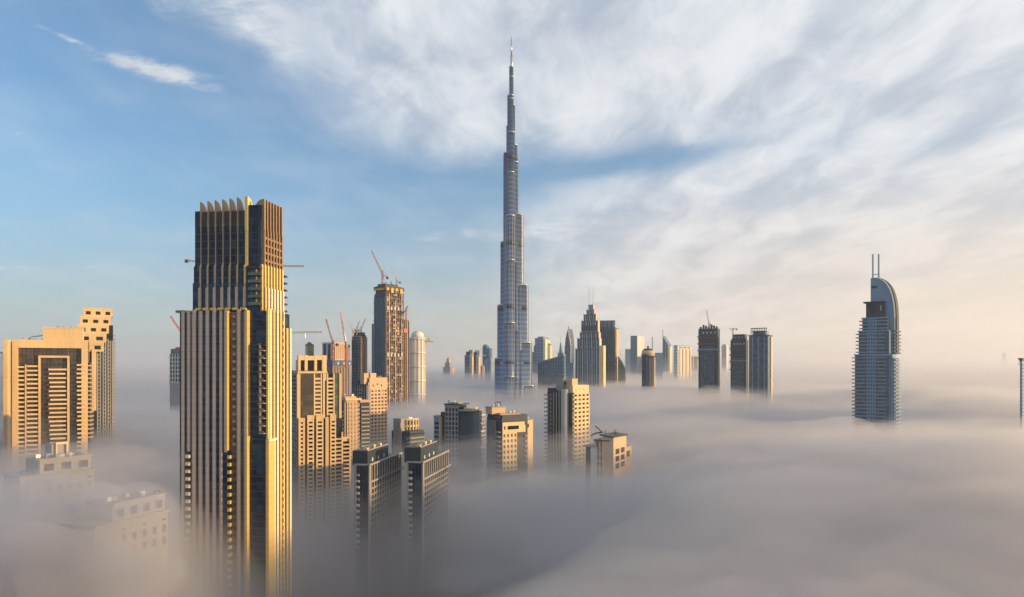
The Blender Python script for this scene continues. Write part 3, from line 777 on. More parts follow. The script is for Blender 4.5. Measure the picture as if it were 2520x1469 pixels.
crane('left of two red luffing cranes on the blue banded site', 820, 790, 892, 850, (802, 785), (829, 846), 'crane_red', 1.0)
crane('taller right luffing crane on the blue banded site', 851, 788, 905, 852, (838, 768), (858, 850), 'crane_red', 1.0)

def dark_site():
    b = Bld('dark_unfinished_tower', 'dark rounded unfinished tower with small cranes left of the brown skyscraper', 'tower', 884, 1000, 40, 862, 905)
    b.vol('body', 0, b.LB, 0, b.LA, 0, b.z(824), M['slate'], bev=4)
    b.vol('crown', 3, b.LB - 3, 3, b.LA - 3, b.z(824), b.z(817), M['concrete_d'])
    for k in range(26):
        z = b.z(828) - 3.9 * k
        b.vol('floor_slab', -.6, b.LB + .6, -.6, b.LA + .6, z - .5, z + .1, M['concrete'] if k > 2 else M['taupe'], bev=4)
    for k in range(6): b.f('column', 'B', 2 + k * (b.LB - 5) / 5, 3.2 + k * (b.LB - 5) / 5, .1, .9, 0, b.z(830), M['concrete'])
    for k in range(5): b.f('glass_strip', 'A', 2 + k * (b.LA - 5) / 5, 4.2 + k * (b.LA - 5) / 5, .1, .8, 0, b.z(836), M['glass_blue'])
dark_site()
crane('small pale crane leaning left above the dark rounded tower', 868, 1003, 828, 815, (858, 790), (876, 814), 'crane_white', .8)
crane('middle small crane above the dark rounded tower', 878, 1005, 828, 812, (884, 790), (873, 811), 'crane_white', .7)
crane('small dark crane leaning right above the dark rounded tower', 888, 1008, 826, 812, (899, 784), (882, 812), 'crane_white', .8)

def brown_tower():
    b = Bld('brown_unfinished_skyscraper', 'tall brown unfinished skyscraper wrapped in scaffolding with cranes on its roof', 'skyscraper', 948, 1000, 38, 922, 992)
    LA, D, u = b.LA, b.LB, b.uB
    zt = b.z(702)
    b.vol('core', .8, D - .8, .8, LA - .8, 0, zt, M['concrete_d'])
    # dark glazed left face
    b.f('glazed_face', 'A', 1, LA, 0, .9, 0, b.z(722), M['glass_blue'])
    for k in range(6): b.f('glazed_fin', 'A', 1 + (LA - 1.6) * k / 5, 1.6 + (LA - 1.6) * k / 5, .9, 1.7, 0, b.z(730), M['bluegrey'])
    b.f('corner_column', 'B', -1.2, 1.6, -.4, 1.8, 0, b.z(725), M['concrete_d'])
    # raw right face: slabs and columns
    for k in range(44):
        z = zt - 6 - 4.1 * k
        b.f('floor_slab', 'B', 1.7, D + .4, -.3, 1.35, z - .7, z, M['concrete_d'] if k % 3 else M['concrete'])
    for k in range(9):
        t = 1.8 + (D - 2.6) * k / 8; big = k in (1, 4, 7)
        b.f('column', 'B', t, t + (1.2 if big else .6), .2, 1.6 if big else 1.2, 0, b.z(740 if k in (3, 4, 5) else 722, B=t), M['peach'] if big else M['concrete'])
    rr = random.Random(3)
    for k in range(40):                                     # patchy infill between the columns
        for q in range(8):
            c = rr.random()
            if c < .45: continue
            t = 1.8 + (D - 2.6) * q / 8; z = zt - 6 - 4.1 * k
            b.f('infill_panel', 'B', t + .9, t + (D - 2.6) / 8 - .1, .1, .3 + .5 * rr.random(), z - 4.0, z - .7 - 1.6 * rr.random(), M[('concrete_d', 'taupe', 'concrete', 'dark', 'peach', 'glass_brown')[int(rr.random() * 5.9)]])
    # protection decks
    for py, m_ in ((757, 'pale'), (871, 'pale')):
        for k in range(5):
            b.f('protection_screen', 'B', 2 + (D - 4) * k / 4.6, 4.6 + (D - 4) * k / 4.6, 1.0, 2.2, b.z(py + 6, B=10), b.z(py - 3 + (k % 2) * 2, B=10), M[m_])
    # crown: climbing formwork and yellow screens
    b.vol('crown_formwork', -1.6, D + .6, -1.6, LA + .8, zt - 6, zt - 1, M['concrete_d'])
    b.vol('crown_deck', 1.5, D * .75, 2, LA * .8, zt - 1, zt + 3, M['slate'])
    for k in range(5): b.f('yellow_screen', 'A', LA * (.02 + .2 * k), LA * (.16 + .2 * k), 1.6, 2.1, zt - 6.5, zt - 3.6, M['screen_y'])
    for k in range(4): b.f('yellow_screen', 'B', D * (.02 + .25 * k), D * (.15 + .25 * k), 1.6, 2.2, zt - 7 - 3 * (k % 2), zt - 3, M['screen_y'])
    for k in range(7): b.vol('rebar_cluster', 2 + k * D / 8, 2.8 + k * D / 8, 2 + (k * 7 % 5) * 2.4, 2.9 + (k * 7 % 5) * 2.4, zt + 3, zt + 5 + (k * 5 % 4), M['concrete_d'])
    # lower right wing
    b.vol('wing', D - .7, D + 13, 2, 18, 0, b.z(786, B=D), M['concrete_d'])
    for k in range(26): b.vol('wing_slab', D - .2, D + 13.6, 1.2, 18, b.z(790, B=D) - 4.1 * k, b.z(790, B=D) - 4.1 * k + .6, M['concrete'])
    for k in range(4): b.vol('wing_column', D + .8 + 3.8 * k, D + 1.9 + 3.8 * k, .7, 2.1, 0, b.z(789, B=D), M['peach'] if k == 2 else M['concrete'])
    b.vol('orange_net', D + 2, D + 8, .3, .8, b.z(818, B=D), b.z(808, B=D), M['crane_red'])
    for k in range(5): b.vol('side_hoist', -1.8, -.9, LA - .5, LA + 1.6, b.z(745 + 22 * k), b.z(743 + 22 * k), M['crane_red'])
brown_tower()
crane('red and white luffing crane with long jib on top of the brown skyscraper', 941, 1008, 705, 676, (914, 617), (953, 682), 'crane_red', 1.2)
crane('second thin crane on the roof of the brown skyscraper', 976, 1012, 700, 692, (962, 657), (984, 694), 'crane_white', .9)
crane('small dark crane standing on the right wing of the brown skyscraper', 999, 1022, 790, 765, (1004, 752), (992, 768), 'crane_red', 1.0)
b = Bld('slab_tower', 'plain blue grey slab tower right behind the brown unfinished skyscraper', 'tower', 925, 1120, 20, 915, 940)
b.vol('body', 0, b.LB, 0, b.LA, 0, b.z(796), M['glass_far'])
for k in range(3): b.f('fin', 'A', b.LA * k / 2.2, b.LA * k / 2.2 + .8, 0, .7, 0, b.z(797), M['bluegrey'])

def white_round():
    p = W(1027, 930, 1180)
    R = thing('round_white_tower', 'bright round white tower under construction right of the brown skyscraper', 'tower', (p.x, p.y, 0))
    zt = W(0, 830, 1180).z; r = 13.2
    cyl('body', 0, 0, r, r, 0, zt, M['white'], R, 28)
    for k in range(14):
        t = 2 * pi * k / 14; link('rib', box_mesh(1.6, .9, zt - 60, M['cream']), R, ((r + .4) * cos(t), (r + .4) * sin(t), (zt + 60) / 2), t)
    for k in range(5): cyl('ring', 0, 0, r + .9, r + .9, zt - 4 - 24 * k, zt - 1.5 - 24 * k, M['white'], R, 28)
    cyl('crown', 0, 0, r - 2, r - 3.5, zt, zt + 8, M['white'], R, 24); cyl('crown_cap', 0, 0, r - 5, 3, zt + 8, zt + 11, M['cream'], R, 20)
    box('side_wing', -r - 3, -r + 3, -4, 8, 0, zt - 22, M['bluegrey'], R)
    box('work_deck', r - 2, r + 14, -2, 2, zt - 8, zt - 6.5, M['crane_yellow'], R); box('deck_frame', r + 4, r + 9, -1.5, 1.5, zt - 6.5, zt - 1, M['cream'], R)
white_round()

# ------------------------------------------------------------------ peach residential blocks
def peach_tower():
    b = Bld('peach_tower', 'slim peach tower with grid of small windows, a shaded core at its left', 'building', 905, 600, 40, 870, 952)
    LA, D, u = b.LA, b.LB, b.uB
    zt = b.z(934)
    b.vol('shaft', .5, D - .3, .5, LA * .75, 0, zt - 1, M['glass'])
    b.lattice('B', u(911), D, b.z(1125), b.z(958, B=6), 5, 3.1, 1.5, 1.7, M['peach'], M['glass'], .5)
    b.f('head_wall', 'B', u(908), D, -.4, .55, b.z(958, B=6), b.z(929, B=6), M['peach'])
    for k in range(3): b.f('head_window', 'B', u(916 + 10 * k), u(918.5 + 10 * k), .55, .62, b.z(951 - 3 * (k % 2), B=6), b.z(946 - 3 * (k % 2), B=6), M['glass'])
    b.f('shade_tone_wall', 'B', 0, u(911), -.4, .4, 0, b.z(940), M['taupe'])  # sun-facing wall given a darker colour in place of shade
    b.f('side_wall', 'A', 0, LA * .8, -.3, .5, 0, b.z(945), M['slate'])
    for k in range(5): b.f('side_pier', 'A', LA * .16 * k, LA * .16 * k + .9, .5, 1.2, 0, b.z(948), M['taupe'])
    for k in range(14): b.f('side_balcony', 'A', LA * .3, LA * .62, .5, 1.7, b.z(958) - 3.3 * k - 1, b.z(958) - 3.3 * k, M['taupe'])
    for p0, p1, t in ((895, 911, 918), (914, 930, 918)):
        x0 = u(p0) if p0 > 905 else 0
        b.vol('roof_pylon', x0 - (3 if p0 < 905 else 0), u(p1) - .8, 1.5, 7, zt - 4, b.z(t, B=4), M['peach'])
    b.vol('roof_plant', u(932), u(944), 2, 6, b.z(929, B=6), b.z(925, B=6), M['dark'])
    b.f('low_block', 'A', LA * .8, LA * 1.25, -14, 2, 0, b.z(972), M['slate'])
peach_tower()

def peach_block():
    b = Bld('peach_block', 'broad peach block with dark square windows just right of the yellow tower', 'building', 851, 520, 58, 836, 908)
    LA, D, u = b.LA, b.LB, b.uB
    zt = b.z(985)
    b.vol('body', .5, D - .3, .5, 16, 0, zt - .5, M['glass'])
    b.lattice('B', u(853), u(884), b.z(1130), b.z(990), 4, 3.0, 1.9, 1.7, M['peach'], M['glass'], .5)
    b.f('head_wall', 'B', u(851), u(886), -.4, .6, b.z(990), zt, M['peach'])
    b.f('cornice', 'B', u(849), u(888), -.6, 1.3, zt, zt + 1.6, M['cream'])
    b.vol('roof_block', 0, u(880), 3, 12, zt, b.z(976), M['peach'])
    b.f('bay_body', 'B', u(886), D, -8, .8, 0, b.z(992), M['slate'])
    b.f('bay_roof', 'B', u(884), D + 1, -8, 2.0, b.z(991), b.z(985), M['peach'])
    for k in range(13): b.f('bay_balcony', 'B', u(887), D - .3, .8, 2.2, b.z(1001) - 3 * k - 1.1, b.z(1001) - 3 * k, M['taupe'])
    for k in range(3): b.f('stair_wall', 'A', .2 + LA * .3 * k, LA * (.2 + .3 * k), -.2, .9 - .2 * k, 0, b.z(975 + 10 * k), M['peach'] if k != 1 else M['dark'])
    for k in range(8): b.f('stair_balcony', 'A', LA * .15, LA * .7, .9, 2.0, b.z(1012) - 3.2 * k - 1.1, b.z(1012) - 3.2 * k, M['cream'])
    b.vol('roof', .3, D, .8, 16, zt - .5, zt - .1, M['roof']); roof_kit(b, 1, u(878), 4, 11, b.z(976), 4, 5)
peach_block()

# ------------------------------------------------------------------ twin slate slabs
def slate_slab(name, label, k, Y, l, r, top, pen):
    b = Bld(name, label, 'building', k, Y, 10, l, r)
    LA, D, u, uA = b.LA, b.LB, b.uB, b.uA
    zt = b.z(top); m = M['grey']; fl = 3.3
    b.vol('body', .6, D - .2, .5, LA - .2, 0, zt - 1, M['slate'])
    b.vol('roof', .5, D, .4, LA, zt - .99, zt - .6, M['roof'])
    # pale roof beam along both faces
    b.f('roof_beam', 'A', -.2, LA, -.9, .7, zt - .8, zt, m); b.f('roof_beam', 'B', -.7, D + 1.5, -.6, .9, zt - .81, zt - .01, m)
    # left end: pier, balcony stack, dark glass
    b.f('end_pier', 'A', LA - 1.1, LA, -.5, .6, 0, zt - .8, m)
    b.f('glass_wall', 'A', .3, LA * .62, -.3, .1, 0, zt - 1, M['glass_blue'])
    for kx in range(3): b.f('mullion', 'A', .3 + LA * .2 * kx, .5 + LA * .2 * kx, .1, .3, 0, zt - 1, M['slate'])
    for j in range(13): b.f('balcony', 'A', LA * .63, LA - 1.15, -.4, 1.1, zt - 5.5 - fl * j - 1.1, zt - 5.5 - fl * j, M['pale'] if j % 4 else M['grey'])
    # long side: colonnade over two storeys, then a belt and window bays
    zc = zt - 9.5
    n = 13
    b.f('side_glass', 'B', 1.6, D, -.5, -.1, 60, zt - 1, M['glass'])
    b.f('corner_pier', 'B', -.3, 1.7, -.4, .5, 0, zt - .82, M['taupe'])
    for i in range(n):
        t = 3.2 + (D - 3.6) * i / (n - 1)
        b.f('column', 'B', t - .42, t + .42, -.1, .55, zc, zt - .82, M['taupe'])
    b.f('belt', 'B', 1.5, D + .8, -.2, .8, zc - .9, zc, m)
    for i in range(n):
        t = 3.2 + (D - 3.6) * i / (n - 1)
        b.f('lower_pier', 'B', t - .5, t + .5, -.1, .35, 60, zc - .91, M['taupe'])
    for j in range(8): b.f('spandrel', 'B', 1.7, D, -.1, .22, zc - 4 - fl * j - .9, zc - 4 - fl * j, M['taupe'])
    b.f('bracket', 'B', D * .8, D + 2.5, .8, 1.6, zc - .2, zc + .5, m)
    # dark plant storey on the roof
    p0, p1, p2, pt, pb = pen
    q = Bld.__new__(Bld); q.__dict__.update(b.__dict__)
    dz = zt - 1; zp = b.z(pt, B=4)
    x0 = 2.0; y0 = 1.6
    b.vol('plant_storey', x0, D * .66, y0, LA + 2.0, dz, zp, M['slate'])
    b.vol('plant_roof', x0 + .3, D * .66 - .3, y0 + .3, LA + 1.7, zp, zp + .2, M['roof'])
    for kx in range(3): b.vol('plant_vent', x0 + 6 + 9 * kx, x0 + 7.6 + 9 * kx, y0 - .25, y0, dz + 1.5, dz + 3.4, M['pale'])
    for kx in range(5): b.vol('roof_unit', x0 + 2 + 5 * kx, x0 + 4.4 + 5 * kx, y0 + 1 + (kx % 2), y0 + 3 + (kx % 2), zp + .2, zp + 1.4 + .4 * (kx % 3), M['steel'] if kx % 2 else M['cream'])
    b.vol('roof_parapet', x0, D * .66, y0 - .05, y0 + .25, zp + .01, zp + .6, M['taupe'])
slate_slab('slate_slab_block', 'dark slate slab block with pale roof beam, left of the twin slabs', 907.5, 372, 872, 986, 1142, (865, 890, 953, 1109, 1137))
slate_slab('slate_slab_block', 'dark slate slab block with pale roof beam, right of the twin slabs', 1039, 380, 1000, 1101, 1136, (991, 1019, 1068, 1101, 1133))

# ------------------------------------------------------------------ central residential towers
def small_dome_block():
    b = Bld('rounded_top_block', 'small block with rounded bright top windows between peach tower and grey towers', 'building', 1000, 560, 40, 968, 1043)
    LA, D, u = b.LA, b.LB, b.uB
    b.vol('body', 0, D, 0, LA * .9, 0, b.z(1062), M['slate'])
    b.vol('stair_tower', -1.0, 6, LA * .35, LA * .95, 0, b.z(1031), M['grey'])
    for k in range(6): b.f('stair_pier', 'A', LA * (.36 + .1 * k), LA * (.36 + .1 * k) + .6, 1.0, 1.5, 0, b.z(1040), M['taupe'])
    b.f('wing', 'A', LA * .95, LA * 1.1, -6, .6, 0, b.z(1062), M['slate'])
    n = 9; cx, cy_, r = D * .55, 7.5, D * .42
    pts = [(cx + r * cos(pi + pi * i / n), cy_ + .62 * r * sin(pi + pi * i / n)) for i in range(n + 1)] + [(cx + r, cy_ + 6), (cx - r, cy_ + 6)]
    prism('drum', pts, b.z(1062), b.z(1036), M['slate'], b.root)
    for i in range(n):
        (xa, ya), (xb, yb) = pts[i], pts[i + 1]
        link('drum_pier', box_mesh(1.5, 1.0, b.z(1034) - b.z(1060), M['cream']), b.root, (xa, ya, (b.z(1034) + b.z(1060)) / 2), pi + pi * i / n)
    o = prism('drum_ring', [(cx + (p[0] - cx) * 1.07, cy_ + (p[1] - cy_) * 1.07) for p in pts], b.z(1036), b.z(1032), M['cream'], b.root)
    prism('drum_ring', [(cx + (p[0] - cx) * 1.06, cy_ + (p[1] - cy_) * 1.06) for p in pts], b.z(1052), b.z(1048), M['cream'], b.root)
    b.vol('roof_unit', D * .4, D * .6, 6, 9, b.z(1032), b.z(1029), M['white'])
    for k in range(9): b.f('floor_band', 'B', 0, D, 0, .8, b.z(1068) - 3.2 * k - 1.1, b.z(1068) - 3.2 * k, M['taupe'] if k else M['glass_blue'])
small_dome_block()

def grey_tower():
    b = Bld('grey_residential_tower', 'shaded grey tower with curved balcony side and small sunlit wing at its left', 'building', 1128, 600, 22, 1066, 1182)
    LA, D, u, uA = b.LA, b.LB, b.uB, b.uA
    zt = b.z(998)
    ya, yb = uA(1128) + .1, uA(1095)
    b.vol('main_shaft', 0, 16, 0, yb, 0, zt, M['glass_blue'])
    b.lattice('A', 0, yb, b.z(1150), b.z(1003), 4, 4.2, 1.1, 1.1, M['grey'], M['glass_blue'], .6)
    b.f('head', 'A', 0, yb, -.2, .8, b.z(1003), zt + .5, M['grey'])
    b.vol('roof_plate', -1.8, 17, -2.5, yb + .5, zt + .5, zt + 1.5, M['slate']); b.vol('roof_room', 2, 12, 1, yb - 2, zt + 1.5, b.z(991), M['taupe'])
    bars('roof_mast', [((3, yb - 2, zt + 1.5), (3, yb - 2, b.z(985)), .25), ((2, yb - 2, b.z(987)), (5, yb - 2, b.z(987)), .2)], .2, M['slate'], b.root)
    roof_kit(b, 1, 15, 1, yb - 1, zt + 1.5, 5, 9)
    # curved dark right part with ring balconies
    cx, cy_ = 11, -6.5
    sg = lambda v: math.copysign(abs(v) ** .38, v)
    pts = lambda r: [(cx + 1.35 * r * sg(cos(t)), cy_ + .9 * r * sg(sin(t))) for t in [2 * pi * i / 24 + .13 for i in range(24)]]
    prism('round_body', pts(8.2), 0, b.z(1012), M['slate'], b.root, True)
    for k in range(14): b.vol('corner_balcony', cx + 5 - (k % 3), cx + 12.5 + .5 * (k % 2), cy_ - 8.6 - .4 * (k % 2), cy_ - 3, b.z(1022) - 3.6 * k - 1.0, b.z(1022) - 3.6 * k, M['taupe'] if k % 4 else M['pale'])
    prism('roof_dish', pts(8.8), b.z(1012), b.z(1008), M['taupe'], b.root, True); prism('roof_dish', pts(5.0), b.z(1008), b.z(1004), M['cream'], b.root, True)
    # left stepped wings
    b.f('wing', 'A', yb, uA(1083), -10, -1, 0, b.z(1015), M['slate']); b.f('wing', 'A', uA(1083) - .01, uA(1068), -9, .5, 0, b.z(1028), M['bluegrey'])
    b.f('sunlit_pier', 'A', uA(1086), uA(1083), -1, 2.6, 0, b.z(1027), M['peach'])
    for k in range(7): b.f('wing_window', 'A', uA(1080), uA(1070), .5, .62, b.z(1040) - 4 * k - 2.2, b.z(1040) - 4 * k, M['glass_blue'])
    b.f('wing_roof', 'A', uA(1083), uA(1067), -9, .9, b.z(1028), b.z(1024), M['taupe'])
grey_tower()

def terrace_block():
    b = Bld('terraced_block', 'beige block with stepped roof terraces and dark square windows in the centre', 'building', 1236, 520, 55, 1199, 1313)
    LA, D, u, uA = b.LA, b.LB, b.uB, b.uA
    b.vol('rear_body', 0, D * .8, 0, LA, 0, b.z(1022), M['slate'])
    m = M['peach']
    z0 = b.z(1052)
    b.f('front_body', 'B', 0, u(1292), -12, -.4, 0, b.z(1040), M['glass'])
    b.lattice('B', u(1236), u(1272), b.z(1160), b.z(1066), 4, 4.0, 1.7, 1.9, M['cream'], M['glass'], .6, v=-.4)
    b.f('head_band', 'B', u(1236), u(1292), -.5, .3, b.z(1066), b.z(1058), M['cream']); b.f('head_band', 'B', u(1236), u(1290), -.5, .3, b.z(1049), b.z(1040), M['cream'])
    for p0, p1 in ((1236, 1239), (1243, 1248), (1276, 1292)): b.f('head_pier', 'B', u(p0), u(p1), -.5, .28, b.z(1058), b.z(1049), M['cream'])
    b.f('long_window', 'B', u(1248), u(1276), -.2, 0, b.z(1058), b.z(1049), M['glass'])
    b.f('shade_colour_wall', 'B', u(1273), u(1289), -.4, .5, 0, b.z(1068), M['slate'])  # slate colour paints shade on this strip of the sunny face
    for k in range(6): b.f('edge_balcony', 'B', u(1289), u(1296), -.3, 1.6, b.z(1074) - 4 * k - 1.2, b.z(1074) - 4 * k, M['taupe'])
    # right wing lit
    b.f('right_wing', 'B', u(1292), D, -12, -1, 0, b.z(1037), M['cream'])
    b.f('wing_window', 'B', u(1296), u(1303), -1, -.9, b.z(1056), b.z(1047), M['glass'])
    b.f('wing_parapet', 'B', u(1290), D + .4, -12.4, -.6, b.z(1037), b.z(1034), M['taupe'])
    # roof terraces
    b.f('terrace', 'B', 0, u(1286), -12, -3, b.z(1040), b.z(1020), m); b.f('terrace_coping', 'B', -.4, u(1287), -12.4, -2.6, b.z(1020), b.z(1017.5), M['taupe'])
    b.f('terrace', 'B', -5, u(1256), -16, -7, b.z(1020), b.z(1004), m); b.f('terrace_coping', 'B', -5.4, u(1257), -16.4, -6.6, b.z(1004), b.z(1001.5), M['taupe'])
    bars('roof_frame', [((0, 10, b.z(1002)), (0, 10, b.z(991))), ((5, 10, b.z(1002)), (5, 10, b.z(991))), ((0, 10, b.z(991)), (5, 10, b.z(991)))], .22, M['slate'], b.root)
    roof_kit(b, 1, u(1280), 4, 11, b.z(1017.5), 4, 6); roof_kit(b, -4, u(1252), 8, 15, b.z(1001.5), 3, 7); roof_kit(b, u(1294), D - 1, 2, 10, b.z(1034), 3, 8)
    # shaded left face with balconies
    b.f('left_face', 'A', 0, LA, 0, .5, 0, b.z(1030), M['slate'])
    for k in range(9): b.f('left_balcony', 'A', LA * .04, LA * .34, .5, 2.4, b.z(1062) - 3.6 * k - 1.0, b.z(1062) - 3.6 * k, M['taupe'])
    for k in range(5): b.f('left_pier', 'A', LA * (.4 + .13 * k), LA * (.4 + .13 * k) + 1, .5, 1.2, 0, b.z(1036), M['grey'])
terrace_block()

def twin_pylon_tower():
    b = Bld('twin_pylon_tower', 'tower with two pale roof pylons, shaded left side and sunlit right window grid', 'building', 1405, 560, 40, 1343, 1449)
    LA, D, u, uA = b.LA, b.LB, b.uB, b.uA
    zt = b.z(968)
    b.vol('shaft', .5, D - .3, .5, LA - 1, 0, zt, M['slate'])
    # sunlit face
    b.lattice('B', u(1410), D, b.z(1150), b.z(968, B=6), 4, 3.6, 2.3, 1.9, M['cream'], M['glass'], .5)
    b.f('head_wall', 'B', u(1408), D - 1, -3, .5, b.z(968, B=6), b.z(948, B=8), M['cream'])
    for k in range(3): b.f('head_window', 'B', u(1414 + 9 * k), u(1418 + 9 * k), .5, .6, b.z(961, B=6), b.z(955, B=6), M['peach'])
    b.f('green_bay', 'B', .2, u(1410), -.4, 1.2, 0, b.z(966), M['glass_green'])
    for k in range(17): b.f('bay_line', 'B', .3, u(1410), 1.2, 1.35, b.z(972) - 3.6 * k - .6, b.z(972) - 3.6 * k, M['cream'])
    for k in range(14): b.vol('edge_balcony', D - .2, D + 1.3, 2, 7, b.z(974, B=D) - 3.6 * k - 1, b.z(974, B=D) - 3.6 * k, M['peach'])
    # shaded face with piers and round shaft
    cyl('round_shaft', -1.2, LA * .22, 3.1, 3.1, 0, b.z(958), M['grey'], b.root, 18)
    for k, p in enumerate((1350, 1357, 1364, 1371, 1378, 1385)): b.f('pier', 'A', uA(p), uA(p) + 1.0, -.4, .8, 0, b.z(972 - 2.2 * k), M['taupe'])
    b.f('dark_glass', 'A', LA * .32, LA * .62, -.4, .3, 0, b.z(962), M['glass'])
    for k in range(17): b.f('end_balcony', 'A', LA - 1.6, LA + 1.0, -3, 1.4, b.z(972) - 3.5 * k - 1.1, b.z(972) - 3.5 * k, M['grey'])
    for k in range(17): b.f('side_balcony', 'A', uA(1362), uA(1352), -.3, 1.1, b.z(966) - 3.5 * k - 1.1, b.z(966) - 3.5 * k, M['slate'])
    b.f('shoulder', 'A', LA * .62, LA * .92, -8, .5, 0, b.z(956), M['slate'])
    # roof pylons
    zt1 = b.z(933)
    b.vol('roof_pylon', 2, 10, uA(1381), uA(1367), zt, zt1, M['peach']); b.vol('roof_pylon', 2, 10, uA(1404), uA(1390), zt, b.z(932), M['peach'])
    b.f('pylon_side', 'A', uA(1381) + .01, uA(1367) + 1.2, -2.2, -1.6, zt, zt1 + .2, M['taupe'])
    b.vol('pylon_core', 4, 12, uA(1391), uA(1380), zt, b.z(940), M['slate'])
    b.vol('roof_block', 3, D - 2, 2, 9, zt, b.z(948, B=8) + .3, M['taupe'])
    for k in range(4): b.vol('roof_plant', 4 + 2.6 * k, 6 + 2.6 * k, 3, 6, b.z(948, B=8) + .3, b.z(945 - (k % 2) * 2, B=8) + .6, M['dark'] if k != 1 else M['white'])
    for k in range(3): bars('roof_antenna', [((3 + k * 2.5, uA(1396), b.z(932)), (3 + k * 2.5, uA(1396), b.z(927 + k)))], .16, M['slate'], b.root)
twin_pylon_tower()

def low_gable():
    b = Bld('low_pale_block', 'low pale block with dark lean-to roof and antenna, rightmost of the central blocks', 'building', 1500, 470, 30, 1441, 1549)
    LA, D, u, uA = b.LA, b.LB, b.uB, b.uA
    zt = b.z(1088); m = M['peach']
    b.f('left_block', 'A', uA(1470), LA, -9, 0, 0, b.z(1102), M['slate'])
    b.f('left_block_wall', 'A', uA(1470), uA(1454), 0, .9, 0, b.z(1103), M['pale']); b.f('left_block_roof', 'A', uA(1470), LA + .4, -9, 1.1, b.z(1102), b.z(1098), M['taupe'])
    b.f('middle_block', 'A', 0, uA(1463), -13, -.4, 0, b.z(1086), M['slate'])
    for p0, p1 in ((1462, 1467), (1473, 1478), (1486, 1493)): b.f('wall_pier', 'A', uA(p1), uA(p0), -.4, .6, 0, b.z(1088), m)
    for k in range(3):
        for p in (1469, 1480): b.f('window', 'A', uA(p + 5), uA(p), -.4, -.2, b.z(1104) - 5 * k - 3, b.z(1104) - 5 * k, M['glass'])
        b.f('spandrel', 'A', .3, uA(1463), -.4, .3, b.z(1104) - 5 * k - 5, b.z(1104) - 5 * k - 3.2, m)
    b.f('roof_slab', 'A', -.3, uA(1461), -13.5, 1.2, b.z(1086), b.z(1083), M['dark'])
    # taller stair tower on the right with tilted roof
    b.vol('tower_body', -.8, D * .62, -3, 5.5, 0, b.z(1076), m)
    for k in range(3):
        for q in range(2): b.vol('tower_window', D * (.08 + .26 * q), D * (.26 + .26 * q), -3.12, -3.0, b.z(1106) - 5 * k - 3.6, b.z(1106) - 5 * k, M['glass'])
    zr = b.z(1076); ym = 5.5
    link('tower_roof', mesh('tower_roof', [(-1.6, -3.8, zr), (D * .66, -3.8, zr - .6), (D * .66, 7, zr + .2), (-1.6, 7, zr + .9), (-1.6, -3.8, zr + .8), (D * .66, -3.8, zr + .2), (D * .66, 7, zr + 1.2), (-1.6, 7, zr + 2.0)], [(3, 2, 1, 0), (4, 5, 6, 7), (0, 1, 5, 4), (1, 2, 6, 5), (2, 3, 7, 6), (3, 0, 4, 7)], M['dark']), b.root)
    bars('roof_arm', [((0, 5, zr + 3), (-2, 10, zr + 7.5), .3), ((-1, 3, zr + 2), (-1, 3, zr + 5), .2)], .25, M['dark'], b.root)
    bars('roof_arc', [((0, 6 + 1.6 * k, zr + 3 - .35 * k * k * .3), (0, 7.6 + 1.6 * k, zr + 3 - .35 * (k + 1) ** 2 * .3)) for k in range(5)], .35, M['dark'], b.root)
    for k in range(3): b.vol('roof_antenna', D * .3 + 2 * k, D * .3 + .3 + 2 * k, 1, 1.3, zr + 1, zr + 4.5 - k, M['dark'])
    b.vol('right_wing', D * .62, D, -1.5, 6, 0, b.z(1098, B=D), m); b.vol('right_wing_roof', D * .6, D + .4, -1.9, 6, b.z(1098, B=D), b.z(1095, B=D), M['taupe'])
    b.vol('wing_window', D * .7, D * .9, -1.62, -1.5, b.z(1120, B=D), b.z(1106, B=D), M['glass'])
low_gable()

